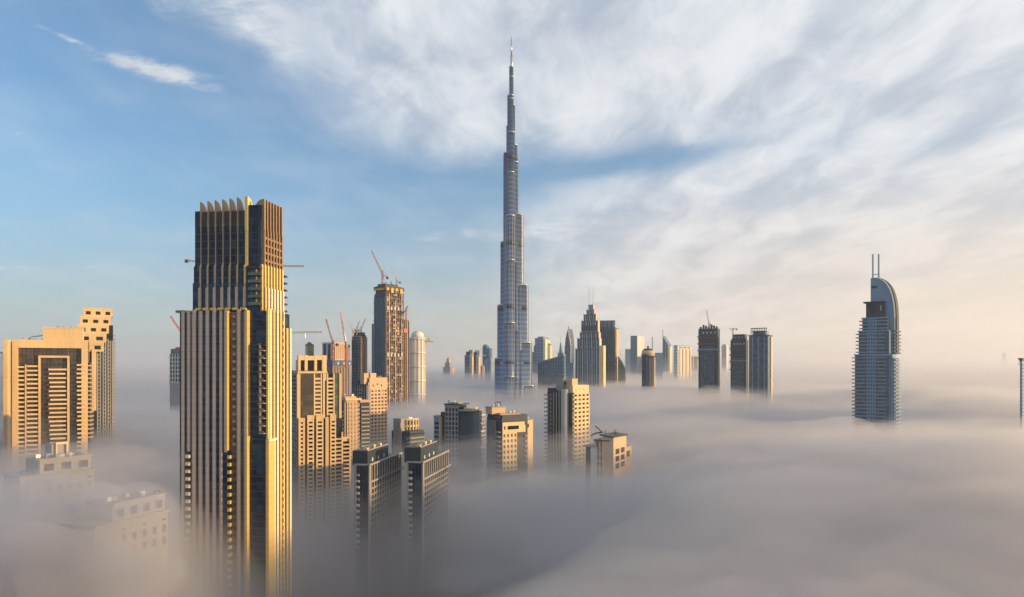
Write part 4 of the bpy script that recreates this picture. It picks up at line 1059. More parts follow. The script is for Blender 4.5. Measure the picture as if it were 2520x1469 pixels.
# ------------------------------------------------------------------ hotel tower with the sail on the right
def sail_tower():
    b = Bld('sail_hotel_tower', 'blue grey hotel tower with curved sail and two masts standing alone on the right', 'tower', 2196, 616, 40, 2103, 2209)
    LA, D, u, uA = b.LA, max(b.LB, 6), b.uB, b.uA
    m = M['bluegrey']; gl = M['glass_far']
    zA = lambda py, px: b.z(py, A=uA(px))
    def tier(l, r, py0, py1, v, tag_):
        z0 = 60 if py1 is None else zA(py1, 2150); z1 = zA(py0, 2150)
        x0, x1 = uA(r), uA(l)
        b.f('tier_body', 'A', x0, x1, -16, v, z0, z1, gl)
        c0, c1 = uA(2153), uA(2134)
        n = 3; du = (c1 - c0) / n
        for i in range(n + 1): b.f('centre_pier', 'A', c0 + i * du - .45, c0 + i * du + .45, v, v + 1.0, z0, z1, m)
        z = z1 - 2.6; k = 0
        while z > max(z0, 96):
            b.f('centre_spandrel', 'A', c0, c1, v, v + .85, z - 1.0, z + .5, m)
            b.f('balcony', 'A', c1 + .6, x1 + .9, v - 4, v + 1.5, z - 1.0, z, m)
            b.f('balcony', 'A', x0 + (3 if tag_ else .4), c0 - .6, v, v + 1.5, z - 1.0, z, m)
            b.vol('end_balcony', -v - 3, -v + 6, x1 + .02, x1 + 2.0, z - .9, z - .1, M['slate'])
            z -= 3.35; k += 1
        b.f('tier_edge', 'A', x0, x1 + .6, v, v + 1.2, z1 - .9, z1 + .3, m)
    tier(2103, 2190, 872, None, 0.0, 1)
    tier(2111, 2185, 813, 872, -2.0, 1)
    tier(2119, 2182, 781, 813, -3.5, 0)
    # plant box and canopy
    b.f('plant_box', 'A', uA(2173), uA(2127), -12, -5, zA(781, 2150), zA(744, 2150), M['slate'])
    b.f('plant_panel', 'A', uA(2150), uA(2136), -5, -4.8, zA(776, 2150), zA(752, 2150), M['glass_blue']); b.f('plant_light', 'A', uA(2165), uA(2163), -5, -4.8, zA(764, 2150), zA(752, 2150), M['cream'])
    b.f('canopy', 'A', uA(2174), uA(2121), -13, -3.5, zA(744, 2150), zA(740.5, 2150), M['slate'])
    # sail: thick curved blade standing behind the tiers
    pts_px = [(2136, 682), (2152, 682), (2160, 684), (2168, 689), (2176, 697), (2183, 708), (2188, 721), (2192, 737), (2194.5, 757), (2195.5, 780), (2196, 872), (2136, 872)]
    prof = [(uA(p), b.z(q, A=uA(p))) for p, q in pts_px]
    def slab(name, prof, x0, x1, mm):
        n = len(prof); V = [(x0, y, z) for y, z in prof] + [(x1, y, z) for y, z in prof]
        Fc = [tuple(range(n)), tuple(range(2 * n - 1, n - 1, -1))] + [(i, n + i, n + (i + 1) % n, (i + 1) % n) for i in range(n)]
        return link(name, mesh(name, V, Fc, mm), b.root)
    slab('sail', prof, 9.0, 12.0, m)
    # rounded rear shell seen beyond the sail edge
    inner = [(y - 1.6 + 1.2, z - .6) for y, z in prof[1:11]]
    rim = [(y - .9, z + 1.0) for y, z in prof[2:11]]
    for i in range(2, 10):
        (ya, za), (yb, zb) = prof[i - 1], prof[i]
        link('sail_rim', bars_mesh([((8.6, ya, za), (8.6, yb, zb), .55)], .55, M['pale'], 'sail_rim'), b.root)
    slab('sail_shell', [(y - 1.2, z + .4) for y, z in prof[1:11]] + [(prof[1][0], prof[10][1])], 12.02, 22, M['slate'])
    b.f('sail_slot', 'A', uA(2152), uA(2138), -9, -8.6, b.z(706, A=10), b.z(700, A=10), M['slate'])
    for p in (2140.5, 2155): bars('mast', [((10.5, uA(p), b.z(690, A=uA(p))), (10.5, uA(p), b.z(622, A=uA(p))), .5)], .5, M['bluegrey'], b.root)
    bars('mast_brace', [((10.5, uA(2140.5), b.z(680 - 9 * k, A=10)), (10.5, uA(2155), b.z(680 - 9 * (k % 2), A=10)), .25) for k in range(2)], .25, m, b.root)
    # right flank: vertical panels, ring balconies
    b.f('flank_panel', 'A', uA(2196), uA(2187.5), -14, .5, 60, b.z(872), m); b.f('flank_panel', 'A', uA(2187), uA(2185), -14, -1.6, b.z(872), b.z(812), m)
    b.f('flank_glass', 'A', uA(2192), uA(2190.5), .5, .9, 60, b.z(876), gl)
    b.f('flank_body', 'B', .2, D, -12, .8, 60, b.z(880), gl)
    z = b.z(884)
    while z > 100:
        b.f('flank_balcony', 'B', .1, D + 1, .8, 2.6, z - 1.1, z, m); z -= 3.35
    z = b.z(812)
    while z > b.z(872):
        b.f('flank_balcony', 'B', 6, D + 8, -1, 1.2, z - .9, z, M['slate']); z -= 3.35
    b.f('belt', 'A', uA(2197), uA(2150), -1, 1.7, b.z(876), b.z(871), m)
sail_tower()

# sliver at the right edge
b = Bld('edge_tower', 'thin sliver of a dark tower cut by the right edge of the picture', 'tower', 2514, 640, 50, 2509, 2600)
b.vol('body', 0, b.LB, 0, b.LA, 0, b.z(888), M['bluegrey']); b.vol('roof_slab', -.8, b.LB, -.8, b.LA + 1.4, b.z(884), b.z(881), M['dark']); b.vol('roof_flare', -.3, b.LB, -.3, b.LA + .6, b.z(888), b.z(884), M['slate'])
for k in range(18): b.f('balcony', 'B', .2, b.LB, 0, 1.1, b.z(896) - 3.4 * k - 1, b.z(896) - 3.4 * k, M['pale'])
for k in range(2): b.vol('side_slab', -1.0, .5, b.LA, b.LA + 1.4, b.z(893 + 4 * k), b.z(892 + 4 * k), M['dark'])

# ------------------------------------------------------------------ far skyline
def far(name, label, k, Y, a, l, r, top, mat, fins=4, fm='bluegrey', lit='cream', litw=.3, capm=None, cap=0, grp='far towers standing out of the fog'):
    b = Bld(name, label, 'tower', k, Y, a, l, r, grp)
    zt = b.z(top)
    b.vol('body', 0, b.LB, 0, b.LA, 0, zt, M[mat])
    for i in range(fins): b.f('fin', 'A', b.LA * (i + .1) / fins, b.LA * (i + .1) / fins + b.LA * .07, 0, 1.2, 0, zt - 1 - (i % 2) * 2, M[fm])
    if litw: b.f('end_wall', 'B', b.LB * (1 - litw), b.LB, 0, 1.4, 0, zt - 2, M[lit])  # end strip in its own colour, painting the sunlit end
    nfl = min(14, max(3, int((zt - 130) / 9)))
    for i in range(nfl): b.f('floor_band', 'A', 0, b.LA, 0, .7, zt - 5 - 9 * i, zt - 3.4 - 9 * i, M[fm])
    if cap: b.vol('roof_block', b.LB * .15, b.LB * .85, b.LA * .15, b.LA * .85, zt, zt + cap, M[capm or mat])
    b.vol('parapet', -.5, b.LB + .5, -.5, b.LA + .5, zt - 1.2, zt + .6, M[capm or fm])
    return b, zt
def wedge(b, name, pts, y0, y1, m):
    """profile in (along A, z) pushed through local x"""
    n = len(pts); V = [(y0, u, z) for u, z in pts] + [(y1, u, z) for u, z in pts]
    Fc = [tuple(range(n)), tuple(range(2 * n - 1, n - 1, -1))] + [(i, n + i, n + (i + 1) % n, (i + 1) % n) for i in range(n)]
    return link(name, mesh(name, V, Fc, M[m]), b.root)
# left of the needle
b, zt = far('domed_tower', 'small far tower with tapered domed top alone in the fog left of the needle', 1108, 1900, 30, 1090, 1116, 903, 'taupe', 3, 'bluegrey', 'peach', .5)
b.vol('dome_tier', b.LB * .15, b.LB * .85, b.LA * .18, b.LA * .82, zt, b.z(892), M['taupe']); b.vol('dome_tier', b.LB * .3, b.LB * .7, b.LA * .32, b.LA * .68, b.z(892), b.z(884), M['peach'])
cyl('dome', b.LB * .5, b.LA * .5, 4.5, 1.0, b.z(884), b.z(877), M['peach'], b.root, 14)
for i, (k, l, r, t) in enumerate(((1157, 1143, 1164, 861), (1173, 1163, 1181, 862))):
    b, zt = far('notched_tower', ('left' if i == 0 else 'right') + ' of two dark far twin towers with notched tops left of the needle', k, 1750 + 20 * i, 28, l, r, t + 13, 'slate', 3, 'bluegrey', 'peach', .6)
    b.vol('top_tier', 1, b.LB - 1, 1.5, b.LA * .8, zt, b.z(t + 4), M['slate']); b.vol('top_post', 1, 4, 2, 5, b.z(t + 4), b.z(t), M['dark']); b.vol('top_post', b.LB - 4, b.LB - 1, 2, 5, b.z(t + 4), b.z(t), M['dark'])
b, zt = far('blue_glass_tower', 'narrow blue glass tower close to the left foot of the needle', 1203, 1850, 20, 1187, 1211, 857, 'glass_blue_far', 3, 'glass_blue_far', 'bluegrey', .4)
b.vol('upper_part', .5, b.LB * .9, b.LA * .4, b.LA, zt, b.z(850), M['glass_blue_far']); b.vol('crown', 1, b.LB * .7, b.LA * .5, b.LA * .8, b.z(850), b.z(847), M['bluegrey']); b.f('white_belt', 'A', b.LA * .4, b.LA, 0, 1.6, b.z(876), b.z(873), M['pale'])
far('pale_low_block', 'pale low block in the fog beside the blue glass tower', 1208, 1650, 25, 1192, 1216, 887, 'bluegrey', 2, 'grey', 'peach', 0, cap=5)
far('small_peach_block', 'tiny peach topped block in the fog left of the blue glass tower', 1187, 1700, 40, 1182, 1193, 901, 'taupe', 2, 'taupe', 'peach', .7)
# right of the needle
b, zt = far('flat_blue_tower', 'flat blue slab tower right behind the foot of the needle', 1337, 1900, 14, 1316, 1352, 832, 'glass_blue_far', 3, 'bluegrey', 'cream', .8)
b.vol('top', 1, b.LB - 1, 1, b.LA * .7, zt, b.z(828), M['bluegrey']); b.f('side_step', 'A', b.LA, b.LA * 1.35, -12, -1, 0, b.z(866), M['glass_blue_far']); b.f('side_step', 'A', b.LA * .9, b.LA * 1.15, -12, -.5, 0, b.z(850), M['glass_blue_far'])
b, zt = far('antenna_tower', 'pale far tower with dark antenna between the blue slab and the wedge block', 1349, 1950, 30, 1340, 1357, 848, 'bluegrey', 2, 'slate', 'cream', .6)
bars('antenna', [((2, b.LA * .4, zt), (2, b.LA * .5, b.z(838)), 1.1), ((2, b.LA * .4, b.z(845)), (2, -4, b.z(847)), .9)], 1, M['slate'], b.root)
b = Bld('wedge_block', 'long blue block with a roof rising to the right, at the needle foot', 'building', 1387, 1350, 12, 1323, 1389)
wedge(b, 'body', [(0, 0), (b.LA, 0), (b.LA, b.z(893, A=b.LA)), (0, b.z(875))], 0, 30, 'glass_blue_far')
wedge(b, 'roof_edge', [(-.5, b.z(875)), (b.LA + .5, b.z(893, A=b.LA)), (b.LA + .5, b.z(891, A=b.LA)), (-.5, b.z(873))], -1, 31, 'bluegrey')
for k in range(11): b.f('mullion', 'A', b.LA * k / 10.4, b.LA * k / 10.4 + .8, 0, .9, 0, b.z(876 + 17 * k / 10.4), M['glass_blue'])
b, zt = far('needle_top_tower', 'thin far tower with sharp slanted top left of the twin mast tower', 1384, 2300, 30, 1372, 1389, 868, 'glass_far', 2, 'bluegrey', 'white', .6)
wedge(b, 'sharp_top', [(b.LA * .15, zt), (b.LA * .8, zt), (b.LA * .55, b.z(843)), (b.LA * .4, b.z(843))], 1, b.LB * .7, 'bluegrey'); bars('tip', [((3, b.LA * .5, b.z(844)), (3, b.LA * .5, b.z(826)), .5)], .5, M['steel'], b.root)
b = Bld('pointed_arch_tower', 'far tower shaped like a pointed arch left of the twin mast tower', 'tower', 1404, 1800, 30, 1390, 1413, 'far towers standing out of the fog')
LA = b.LA
prof = [(0, 0), (LA, 0), (LA, b.z(850)), (LA * .95, b.z(838)), (LA * .8, b.z(824)), (LA * .6, b.z(814)), (LA * .45, b.z(809)), (LA * .3, b.z(815)), (LA * .1, b.z(830)), (0, b.z(850))]
wedge(b, 'body', prof, 0, b.LB, 'glass_far'); wedge(b, 'sunlit_blade', [(LA * .5, b.z(813)), (LA * .38, b.z(812)), (LA * .02, b.z(838)), (-LA * .1, b.z(852)), (LA * .1, b.z(850))], -2, 0, 'cream')  # cream blade: sunlight put into its colour
b.f('edge_fin', 'A', -.8, 1.2, 0, 1.5, 0, b.z(845), M['pale']); b.f('edge_fin', 'A', LA - 1, LA + .8, 0, 1.5, 0, b.z(850), M['bluegrey']); bars('tip', [((2, LA * .45, b.z(810)), (2, LA * .45, b.z(803)), .7)], .6, M['slate'], b.root)
far('fog_block', 'plain pale block low in the fog left of the twin mast tower', 1411, 1500, 12, 1392, 1413, 893, 'bluegrey', 2, 'bluegrey', 'pale', 0)

def mast_tower():
    b = Bld('twin_mast_tower', 'big stepped grey tower with two thin masts in the middle distance', 'tower', 1474, 1400, 22, 1416, 1485)
    LA, D, uA = b.LA, b.LB, b.uA
    tiers = [(1416, 1474, 858, 0.0), (1420, 1473, 832, -1.5), (1426, 1471, 817, -3), (1429, 1468.5, 788, -5), (1434, 1463, 772, -7), (1440.5, 1458, 761, -9), (1445, 1455, 748, -10.5)]
    for i, (l, r, t, v) in enumerate(tiers):
        z0 = 0 if i == 0 else b.z(tiers[i - 1][2]); z1 = b.z(t)
        y0, y1 = uA(r), uA(l); dep = 26 - 2.4 * i
        b.f('tier', 'A', y0, y1, v - dep, v, z0, z1, M['glass_far'])
        nf = max(3, 10 - i)
        for k in range(nf + 1): b.f('fin', 'A', y0 + (y1 - y0) * k / nf - .5, y0 + (y1 - y0) * k / nf + .5, v, v + 1.2, z0, z1 + (2.2 if k in (0, nf) else -.5), M['pale'] if k % 2 else M['bluegrey'])
        b.f('tier_edge', 'A', y0, y1, v, v + .8, z1 - 3.2, z1 - 1.2, M['slate'])
        b.vol('sunlit_side', -v + .5, -v + dep * .6, y0 - 1.2, y0 - .01, z0, z1, M['cream'])  # cream colour paints sunlight on the side of the tier
    b.f('dark_belt', 'A', uA(1468), uA(1429), -5.1, -3.6, b.z(813), b.z(800), M['slate'])
    for p in (1445, 1455): bars('mast', [((14, uA(p), b.z(752)), (14, uA(p), b.z(703)), .55)], .5, M['steel'], b.root)
    b.f('shoulder', 'A', uA(1484), uA(1475), -20, -2, 0, b.z(850), M['cream'])
mast_tower()
b, zt = far('fluted_slab', 'tall fluted dark slab with rounded crown bays right behind the twin mast tower', 1513, 1500, 16, 1472, 1522, 806, 'glass_far', 8, 'slate', 'peach', .8)
for k in range(4): cyl('crown_bay', 4, b.LA * (.14 + .24 * k), 5.2, 5.2, zt - 12, b.z(788), M['glass_far'], b.root, 14)
b.vol('crown_plate', .5, 12, 1, b.LA - 1, zt, b.z(792), M['slate'])
b = Bld('sloped_wing', 'low sloping green grey wing at the foot of the fluted slab', 'building', 1538, 1500, 15, 1520, 1540)
wedge(b, 'body', [(0, 0), (b.LA, 0), (b.LA, b.z(876)), (b.LA * .5, b.z(888)), (0, b.z(908))], 0, 20, 'glass_green'); b.vol('mast', 4, 5, b.LA * .7, b.LA * .7 + 1, b.z(880), b.z(862), M['pale'])
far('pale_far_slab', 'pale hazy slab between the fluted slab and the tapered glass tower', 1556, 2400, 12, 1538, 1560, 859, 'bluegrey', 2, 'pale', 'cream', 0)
b = Bld('tapered_glass_tower', 'far glass tower with one edge leaning out and a bright reflection', 'tower', 1567, 2100, 25, 1551, 1583, 'far towers standing out of the fog')
b.vol('body', 0, b.LB * .6, 0, b.LA, 0, b.z(826), M['glass_far']); b.f('dark_face', 'A', b.LA * .25, b.LA * .9, 0, 1, 0, b.z(827), M['glass_blue_far'])
link('leaning_face', mesh('leaning_face', [(0, -1, 0), (b.LB * .8, -1, 0), (b.LB * .8, -1, b.z(862)), (b.LB * 1.1, -1, b.z(826)), (0, -1, b.z(826)), (0, 6, 0), (b.LB * .8, 6, 0), (b.LB * .8, 6, b.z(862)), (b.LB * 1.1, 6, b.z(826)), (0, 6, b.z(826))], [(0, 1, 2, 3, 4), (9, 8, 7, 6, 5), (0, 5, 6, 1), (1, 6, 7, 2), (2, 7, 8, 3), (3, 8, 9, 4), (4, 9, 5, 0)], M['pale']), b.root)
b.f('painted_glint', 'B', b.LB * .75, b.LB * 1.0, 1, 1.6, b.z(858), b.z(830), M['cream'])  # cream plate: the bright reflection put into the colour
def drum_site():
    b = Bld('capped_round_tower', 'dark stubby tower with orange sunlit collar and cap mast in front of the far skyline', 'tower', 1594, 1150, 38, 1577, 1611)
    cx, cy_ = b.LB * .5, b.LA * .5; r = 10.5
    cyl('shaft', cx, cy_, r, r, 0, b.z(873), M['slate'], b.root, 24)
    b.f('lit_wall', 'B', b.LB * .2, b.LB, -b.LB * .35, 1, 0, b.z(880), M['peach'])  # peach colour paints the lit side of the dark shaft
    for k in range(6): b.f('lit_band', 'B', b.LB * .3, b.LB * .95, 1, 1.5, b.z(886 + 8 * k), b.z(883 + 8 * k), M['concrete'])
    cyl('collar', cx, cy_, r + 1.2, r - .5, b.z(876), b.z(862), M['peach'], b.root, 24); cyl('cap', cx, cy_, r - .6, r - 5, b.z(862), b.z(857), M['slate'], b.root, 20); cyl('cap_stub', cx, cy_, 1.6, 1.2, b.z(857), b.z(850), M['dark'], b.root, 10)
    bars('mast', [((cx + 6, cy_ - 5, b.z(862)), (cx + 6, cy_ - 5, b.z(828)), .45)], .4, M['slate'], b.root)
    b.f('dark_strip', 'A', b.LA * .2, b.LA * .8, -3, .6, 0, b.z(872), M['glass_blue'])
drum_site()
far('low_blue_block', 'low blue hazy block between the capped round tower and the slanted tower', 1628, 2300, 12, 1606, 1631, 875, 'bluegrey', 2, 'bluegrey', 'pale', 0)
b = Bld('slant_top_tower', 'far tower with steep slanted top and thin mast', 'tower', 1643, 2200, 24, 1630, 1651, 'far towers standing out of the fog')
wedge(b, 'body', [(0, 0), (b.LA, 0), (b.LA, b.z(826)), (b.LA * .8, b.z(831)), (0, b.z(848))], 0, b.LB, 'glass_far'); b.f('sunlit_side', 'B', b.LB * .4, b.LB, 0, 2, 0, b.z(852), M['cream']); bars('mast', [((3, b.LA * .98, b.z(828)), (3, b.LA * .98, b.z(810)), .8)], .6, M['bluegrey'], b.root)  # cream side wall carries painted sunlight
b.f('side_fin', 'A', b.LA * .4, b.LA * .5, 0, 1.2, 0, b.z(838), M['bluegrey'])
b, zt = far('bright_block_tower', 'bright cream block with dark roof openings in the far skyline', 1667, 1900, 62, 1657, 1701, 850, 'white', 2, 'bluegrey', 'white', 0)
for k in range(3): b.f('roof_opening', 'B', b.LB * (.12 + .3 * k), b.LB * (.32 + .3 * k), 0, .8, zt - 8, zt - 3, M['taupe'])
for k in range(4): b.f('rib', 'B', b.LB * (.1 + .25 * k), b.LB * (.2 + .25 * k), 0, 1.6, 0, zt - 10, M['cream'])
far('faint_pink_block', 'faint pinkish block beside the bright cream block', 1705, 2300, 25, 1699, 1716, 877, 'taupe', 2, 'peach', 'peach', .4)
# three dark site towers on the right
def site_tower(name, label, k, Y, a, l, r, top, crane_mast=None):
    b = Bld(name, label, 'tower', k, Y, a, l, r, 'dark unfinished towers right of the centre')
    LA, D = b.LA, b.LB; zt = b.z(top)
    b.vol('body', 0, D, 0, LA, 0, zt, M['slate'])
    b.f('glazing', 'A', LA * .12, LA * .86, 0, .8, 0, b.z(top + 45), M['glass_far'])
    for k_ in range(7): b.vol('crown_post', -.6 + (k_ % 2), 2.4, LA * k_ / 7.2, LA * k_ / 7.2 + LA * .09, zt, zt + 3 + 1.6 * (k_ % 3), M['slate'])
    for k_ in range(4): b.f('gap', 'A', LA * (.1 + .2 * k_), LA * (.18 + .2 * k_), 0, .4, b.z(top + 12), b.z(top + 8), M['pale'])
    for k_ in range(3): b.f('floor_edge', 'A', -.8, LA + .8, -.4, 1.6, b.z(top + 25 + 14 * k_), b.z(top + 22 + 14 * k_), M['concrete_d'] if k_ < 2 else M['bluegrey'])
    for k_ in range(6): b.f('glazing_fin', 'A', LA * (.12 + .148 * k_), LA * (.14 + .148 * k_), .8, 1.6, 0, b.z(top + 48), M['slate'])
    for k_ in range(4): b.vol('side_hoist', -1.6, .6, LA, LA + 1.6, b.z(top + 20 + 18 * k_), b.z(top + 18 + 18 * k_), M['dark'])
    return b, zt
site_tower('dark_site_tower', 'dark unfinished tower with a tall crane, left of the three dark towers', 1765, 1060, 32, 1718, 1771, 808)
crane('thin tall luffing crane on the leftmost of the three dark towers', 1744, 1075, 808, 798, (1738, 763), (1752, 802), 'crane_white', .9)
b, zt = site_tower('dark_site_tower', 'lower dark unfinished tower in the middle of the three dark towers', 1835, 1040, 32, 1797, 1841, 836)
b.vol('top_block', .5, b.LB, 2, b.LA * .85, zt, b.z(822), M['slate'])
for k in range(4): b.f('top_gap', 'A', b.LA * (.2 + .15 * k), b.LA * (.3 + .15 * k), -.5, -.3, b.z(832), b.z(827), M['bluegrey'])
crane('small hammerhead crane on the middle of the three dark towers', 1803, 1055, 830, 809, (1793, 809), (1812, 809), 'crane_white', .8, flat=True)
def crown_tower():
    b = Bld('grid_crown_tower', 'dark glass tower with an open grid crown, rightmost of the three dark towers', 'tower', 1889, 1000, 31, 1843, 1898, 'dark unfinished towers right of the centre')
    LA, D = b.LA, b.LB; zt = b.z(826)
    b.vol('body', 0, D, 0, LA, 0, zt, M['glass_far'])
    for k in range(7): b.f('fin', 'A', LA * k / 6.2, LA * k / 6.2 + .9, 0, 1.3, 0, zt - 1, M['bluegrey'] if k % 2 else M['slate'])
    b.f('sunlit_edge', 'B', D * .7, D, 0, 1.2, 0, zt - 2, M['cream']); b.vol('roof_slab', -1.5, D + 1, -1.5, LA + 1.5, zt, zt + 1.4, M['slate'])  # cream strip paints the lit right edge
    z0, z1 = zt + 1.4, b.z(808)
    b.vol('crown_core', 4, D, 4, LA - 5, z0, z1 - 3, M['bluegrey'])
    for k in range(10): b.f('crown_post', 'A', LA * (.08 + .09 * k), LA * (.08 + .09 * k) + .7, -1.5, -.4, z0, z1, M['slate'])
    b.f('crown_beam', 'A', LA * .06, LA * .92, -1.6, -.3, z1, z1 + 1.2, M['slate']); b.f('crown_beam', 'A', LA * .06, LA * .92, -1.5, -.6, (z0 + z1) / 2, (z0 + z1) / 2 + .7, M['slate'])
crown_tower()
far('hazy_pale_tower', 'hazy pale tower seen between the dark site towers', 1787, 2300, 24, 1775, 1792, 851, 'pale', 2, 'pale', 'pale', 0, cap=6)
b, zt = far('distant_stub', 'tiny hazy tower far away near the right edge', 2473, 5200, 30, 2463, 2477, 882, 'grey', 2, 'grey', 'grey', 0, cap=40)
# ------------------------------------------------------------------ fog sea and haze
def volmat(name, col, dens, ani):
    m = bpy.data.materials.new(name); m.use_nodes = True; t = m.node_tree
    t.nodes.clear(); o = t.nodes.new('ShaderNodeOutputMaterial'); v = t.nodes.new('ShaderNodeVolumePrincipled')
    v.inputs['Color'].default_value = (*col, 1); v.inputs['Density'].default_value = dens; v.inputs['Anisotropy'].default_value = ani
    v.inputs['Density Attribute'].default_value = ''
    t.links.new(v.outputs[0], o.inputs['Volume']); return m
def gauss(x, y, cx, cy, sx, sy): return exp(-((x - cx) / sx) ** 2 - ((y - cy) / sy) ** 2)
def fogtop(x, y):
    z = 138 + 20 * (1 - exp(-max(0, y - 600) / 500.0))
    z -= 13 * gauss(x, y, -60, 420, 190, 200)      # hollow round the tower and the twin slabs
    z -= 14 * gauss(x, y, -60, 590, 90, 70)
    z -= 84 * gauss(x, y, -58, 285, 46, 62)
    z -= 26 * gauss(x, y, 0, 300, 60, 60)
    z += 20 * gauss(x, y, 290, 420, 180, 140)      # sunlit bank on the right
    z -= 22 * gauss(x, y, 620, 640, 260, 110)      # trough behind the bank
    z += 12 * gauss(x, y, -330, 380, 160, 120)
    z -= 18 * gauss(x, y, 330, 590, 130, 60)
    z += 12 * gauss(x, y, -48, 372, 55, 40)
    z += 46 * gauss(x, y, -160, 235, 40, 75)       # fog banked against the low blocks on the left
    return z
NL = 6
for i in range(NL):
    gx = [620 * (10500 / 620) ** (k / 18) for k in range(1, 19)]
    xs = [-v for v in reversed(gx)] + [-620 + 12.4 * k for k in range(101)] + gx
    ys = [-700, -500, -350, -230, -140, -70] + [10 * k for k in range(80)] + [800 + 30 * k for k in range(40)] + [2000 * (10500 / 2000) ** (k / 14) for k in range(15)]
    nx, ny = len(xs), len(ys); V, Fc = [], []
    for y in ys:
        for x in xs:
            r = sqrt(x * x + y * y); a = 1.0 / (1 + (r / 2600) ** 2); fr = min(1.0, max(0.0, (r - 900) / 3000)); near = .3 + .7 * min(1.0, max(0.0, (r - 250) / 700))
            q = noise.fractal(Vector((x / 340 + y / 900 + i * .08, y / 260, 3.3 + i * .16)), 1.0, 2.1, 2) * 34 + noise.noise(Vector((x / 800, y / 800, 4 + i * .1))) * 24
            bl = 0.0
            for wl, am in ((170, 15), (76, 9), (33, 6)):       # billows: rounded tops, creased troughs
                bl += am * (2 * abs(noise.noise(Vector((x / wl + i * .33, y / (wl * .8) - i * .27, wl + i * .3)))) - .45)
            V.append((x, y, fogtop(x, y) + 8 + 26 * fr - i * (8 + 11 * fr) + q * a * near + bl * a))
    nb = len(V); V += [(x, y, -1 - .01 * i) for y in ys for x in xs]
    for j in range(ny - 1):
        for k in range(nx - 1):
            p = j * nx + k; Fc.append((p, p + 1, p + nx + 1, p + nx)); Fc.append((nb + p, nb + p + nx, nb + p + nx + 1, nb + p + 1))
    for k in range(nx - 1):
        Fc.append((k, nb + k, nb + k + 1, k + 1)); p = (ny - 1) * nx + k; Fc.append((p, p + 1, nb + p + 1, nb + p))
    for j in range(ny - 1):
        p = j * nx; Fc.append((p, p + nx, nb + p + nx, nb + p)); p += nx - 1; Fc.append((p, nb + p, nb + p + nx, p + nx))
    tag(link('fog', mesh('fog', V, Fc, volmat('fog', (.775, .775, .795), .0032 * (1 + i * .62), .35))), 'sea of low grey fog between the towers', 'fog', 'fog layers', 'stuff')
# drifting puffs on top of the fog sea
def puff(px, py, Y, rx, ry, rz, dens, rot=0.0, seed=0):
    c = W(px, py, Y); nu, nv = 30, 16; V = [(0, 0, -rz)]
    for j in range(1, nv):
        t = pi * j / nv - pi / 2
        for i in range(nu):
            a = 2 * pi * i / nu; d = Vector((cos(t) * cos(a), cos(t) * sin(a), sin(t)))
            k = 1 + .42 * noise.fractal(d * 1.3 + Vector((seed * 7.1, seed, 0)), 1.0, 2.0, 3)
            V.append((d.x * rx * k, d.y * ry * k, d.z * rz * k))
    V.append((0, 0, rz)); n = len(V) - 1
    Fc = [(0, 1 + (i + 1) % nu, 1 + i) for i in range(nu)] + [(n, n - nu + i, n - nu + (i + 1) % nu) for i in range(nu)]
    for j in range(nv - 2):
        for i in range(nu):
            a, b_ = 1 + j * nu, 1 + (j + 1) * nu; Fc.append((a + i, a + (i + 1) % nu, b_ + (i + 1) % nu, b_ + i))
    o = link('fog', mesh('fog', V, Fc, volmat('fog_puff', (.775, .775, .795), dens, .35)), None, tuple(c), rot)
    tag(o, 'drifting puff of thin grey fog over the fog sea', 'fog', 'fog puffs', 'stuff')
for k, a in enumerate(((110, 1250, 245, 27, 22, 12, .034), (40, 1370, 195, 24, 20, 18, .034), (315, 1345, 205, 16.5, 16, 17, .042), (190, 1420, 190, 26, 18, 13, .034), (330, 1235, 215, 12, 14, 6, .03, .4), (300, 1130, 300, 24, 20, 6, .010, .5), (90, 1140, 400, 62, 40, 9, .014))):
    puff(*a[:7], rot=a[7] if len(a) > 7 else 0.0, seed=k)
rp = random.Random(11)
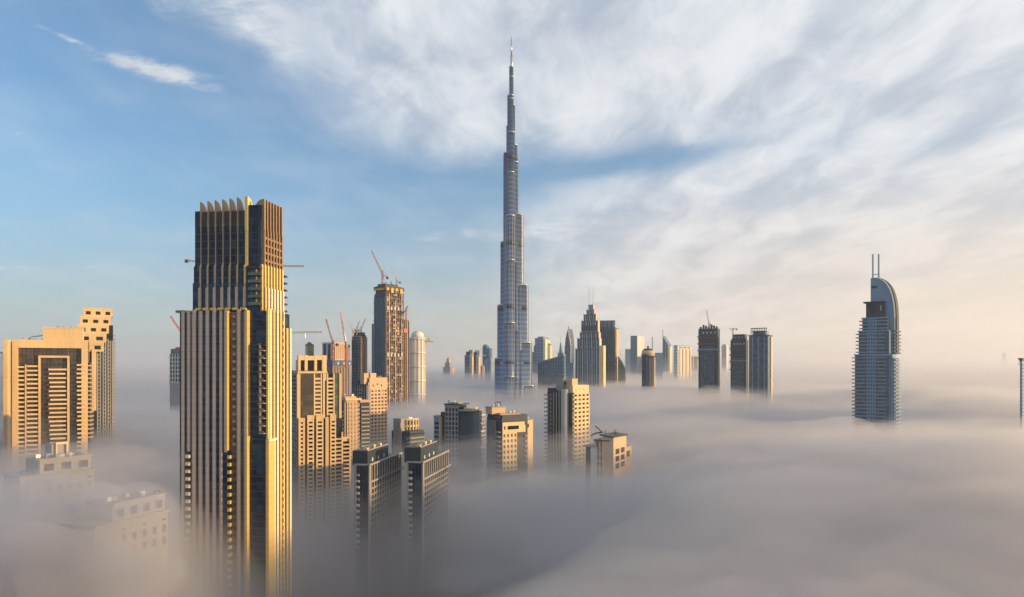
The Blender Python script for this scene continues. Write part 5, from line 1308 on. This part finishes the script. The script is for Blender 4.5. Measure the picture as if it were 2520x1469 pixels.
for k in range(26):                                   # billows on the open fog, larger with distance
    Y = 330 + 800 * rp.random() ** 1.5; X = Y * (-.30 + 1.05 * rp.random())
    if X < -.06 * Y and Y < 520: X = abs(X) + .05 * Y
    if (X - 60) ** 2 + (Y - 470) ** 2 < 140 ** 2: continue
    s = .55 + Y / 700
    rx, ry, rz = (34 + 46 * rp.random()) * s, (20 + 26 * rp.random()) * s, (7 + 8 * rp.random()) * min(1.3, s)
    zc = fogtop(X, Y) + 4 + 6 * rp.random()
    puff(CX + X / Y * F, HY + (CAMZ - zc) / Y * F, Y, rx, ry, rz, (.006 + .012 * rp.random()) / s, rot=-.5 + rp.random(), seed=20 + k)
for k in range(5):                                    # small shaded wisps low in the hollow
    Y = 190 + 150 * rp.random(); X = Y * (-.27 + .36 * rp.random()); zc = 84 + 26 * rp.random()
    puff(CX + X / Y * F, HY + (CAMZ - zc) / Y * F, Y, 12 + 16 * rp.random(), 9 + 9 * rp.random(), 4 + 5 * rp.random(), .012 + .02 * rp.random(), rot=-.6 + 1.2 * rp.random(), seed=90 + k)
# thin mist above the fog, thickening towards the horizon
for i in range(3):
    xs = [-11500, -5000, -2500, -1200, -500, 0, 500, 1200, 2500, 5000, 11500]; ys = [-1500, -300, 300, 700, 1200, 2000, 3200, 5200, 11500]
    V = [(x, y, 138 - 6 * i + (135 - 38 * i) * min(1.0, max(0.0, (sqrt(x * x + max(0, y) ** 2) - 450) / 2600))) for y in ys for x in xs]
    nx, ny = len(xs), len(ys); nb = len(V); V += [(x, y, -1.2 - .01 * i) for y in ys for x in xs]; Fc = []
    for j in range(ny - 1):
        for k in range(nx - 1):
            p = j * nx + k; Fc.append((p, p + 1, p + nx + 1, p + nx)); Fc.append((nb + p, nb + p + nx, nb + p + nx + 1, nb + p + 1))
    for k in range(nx - 1):
        Fc.append((k, nb + k, nb + k + 1, k + 1)); p = (ny - 1) * nx + k; Fc.append((p, p + 1, nb + p + 1, nb + p))
    for j in range(ny - 1):
        p = j * nx; Fc.append((p, p + nx, nb + p + nx, nb + p)); p += nx - 1; Fc.append((p, nb + p, nb + p + nx, p + nx))
    tag(link('mist', mesh('mist', V, Fc, volmat('mist', (.86, .87, .90), 3.3e-4, .35))), 'thin mist lying over the fog sea', 'mist', 'mist layers', 'stuff')
hb = box('haze', -12000, 12000, -12000, 12000, -2.5, 862, volmat('haze', (.88, .94, 1.0), 6.5e-5, .35), None)
tag(hb, 'pale haze in the air over the whole city', 'haze', kind='stuff')
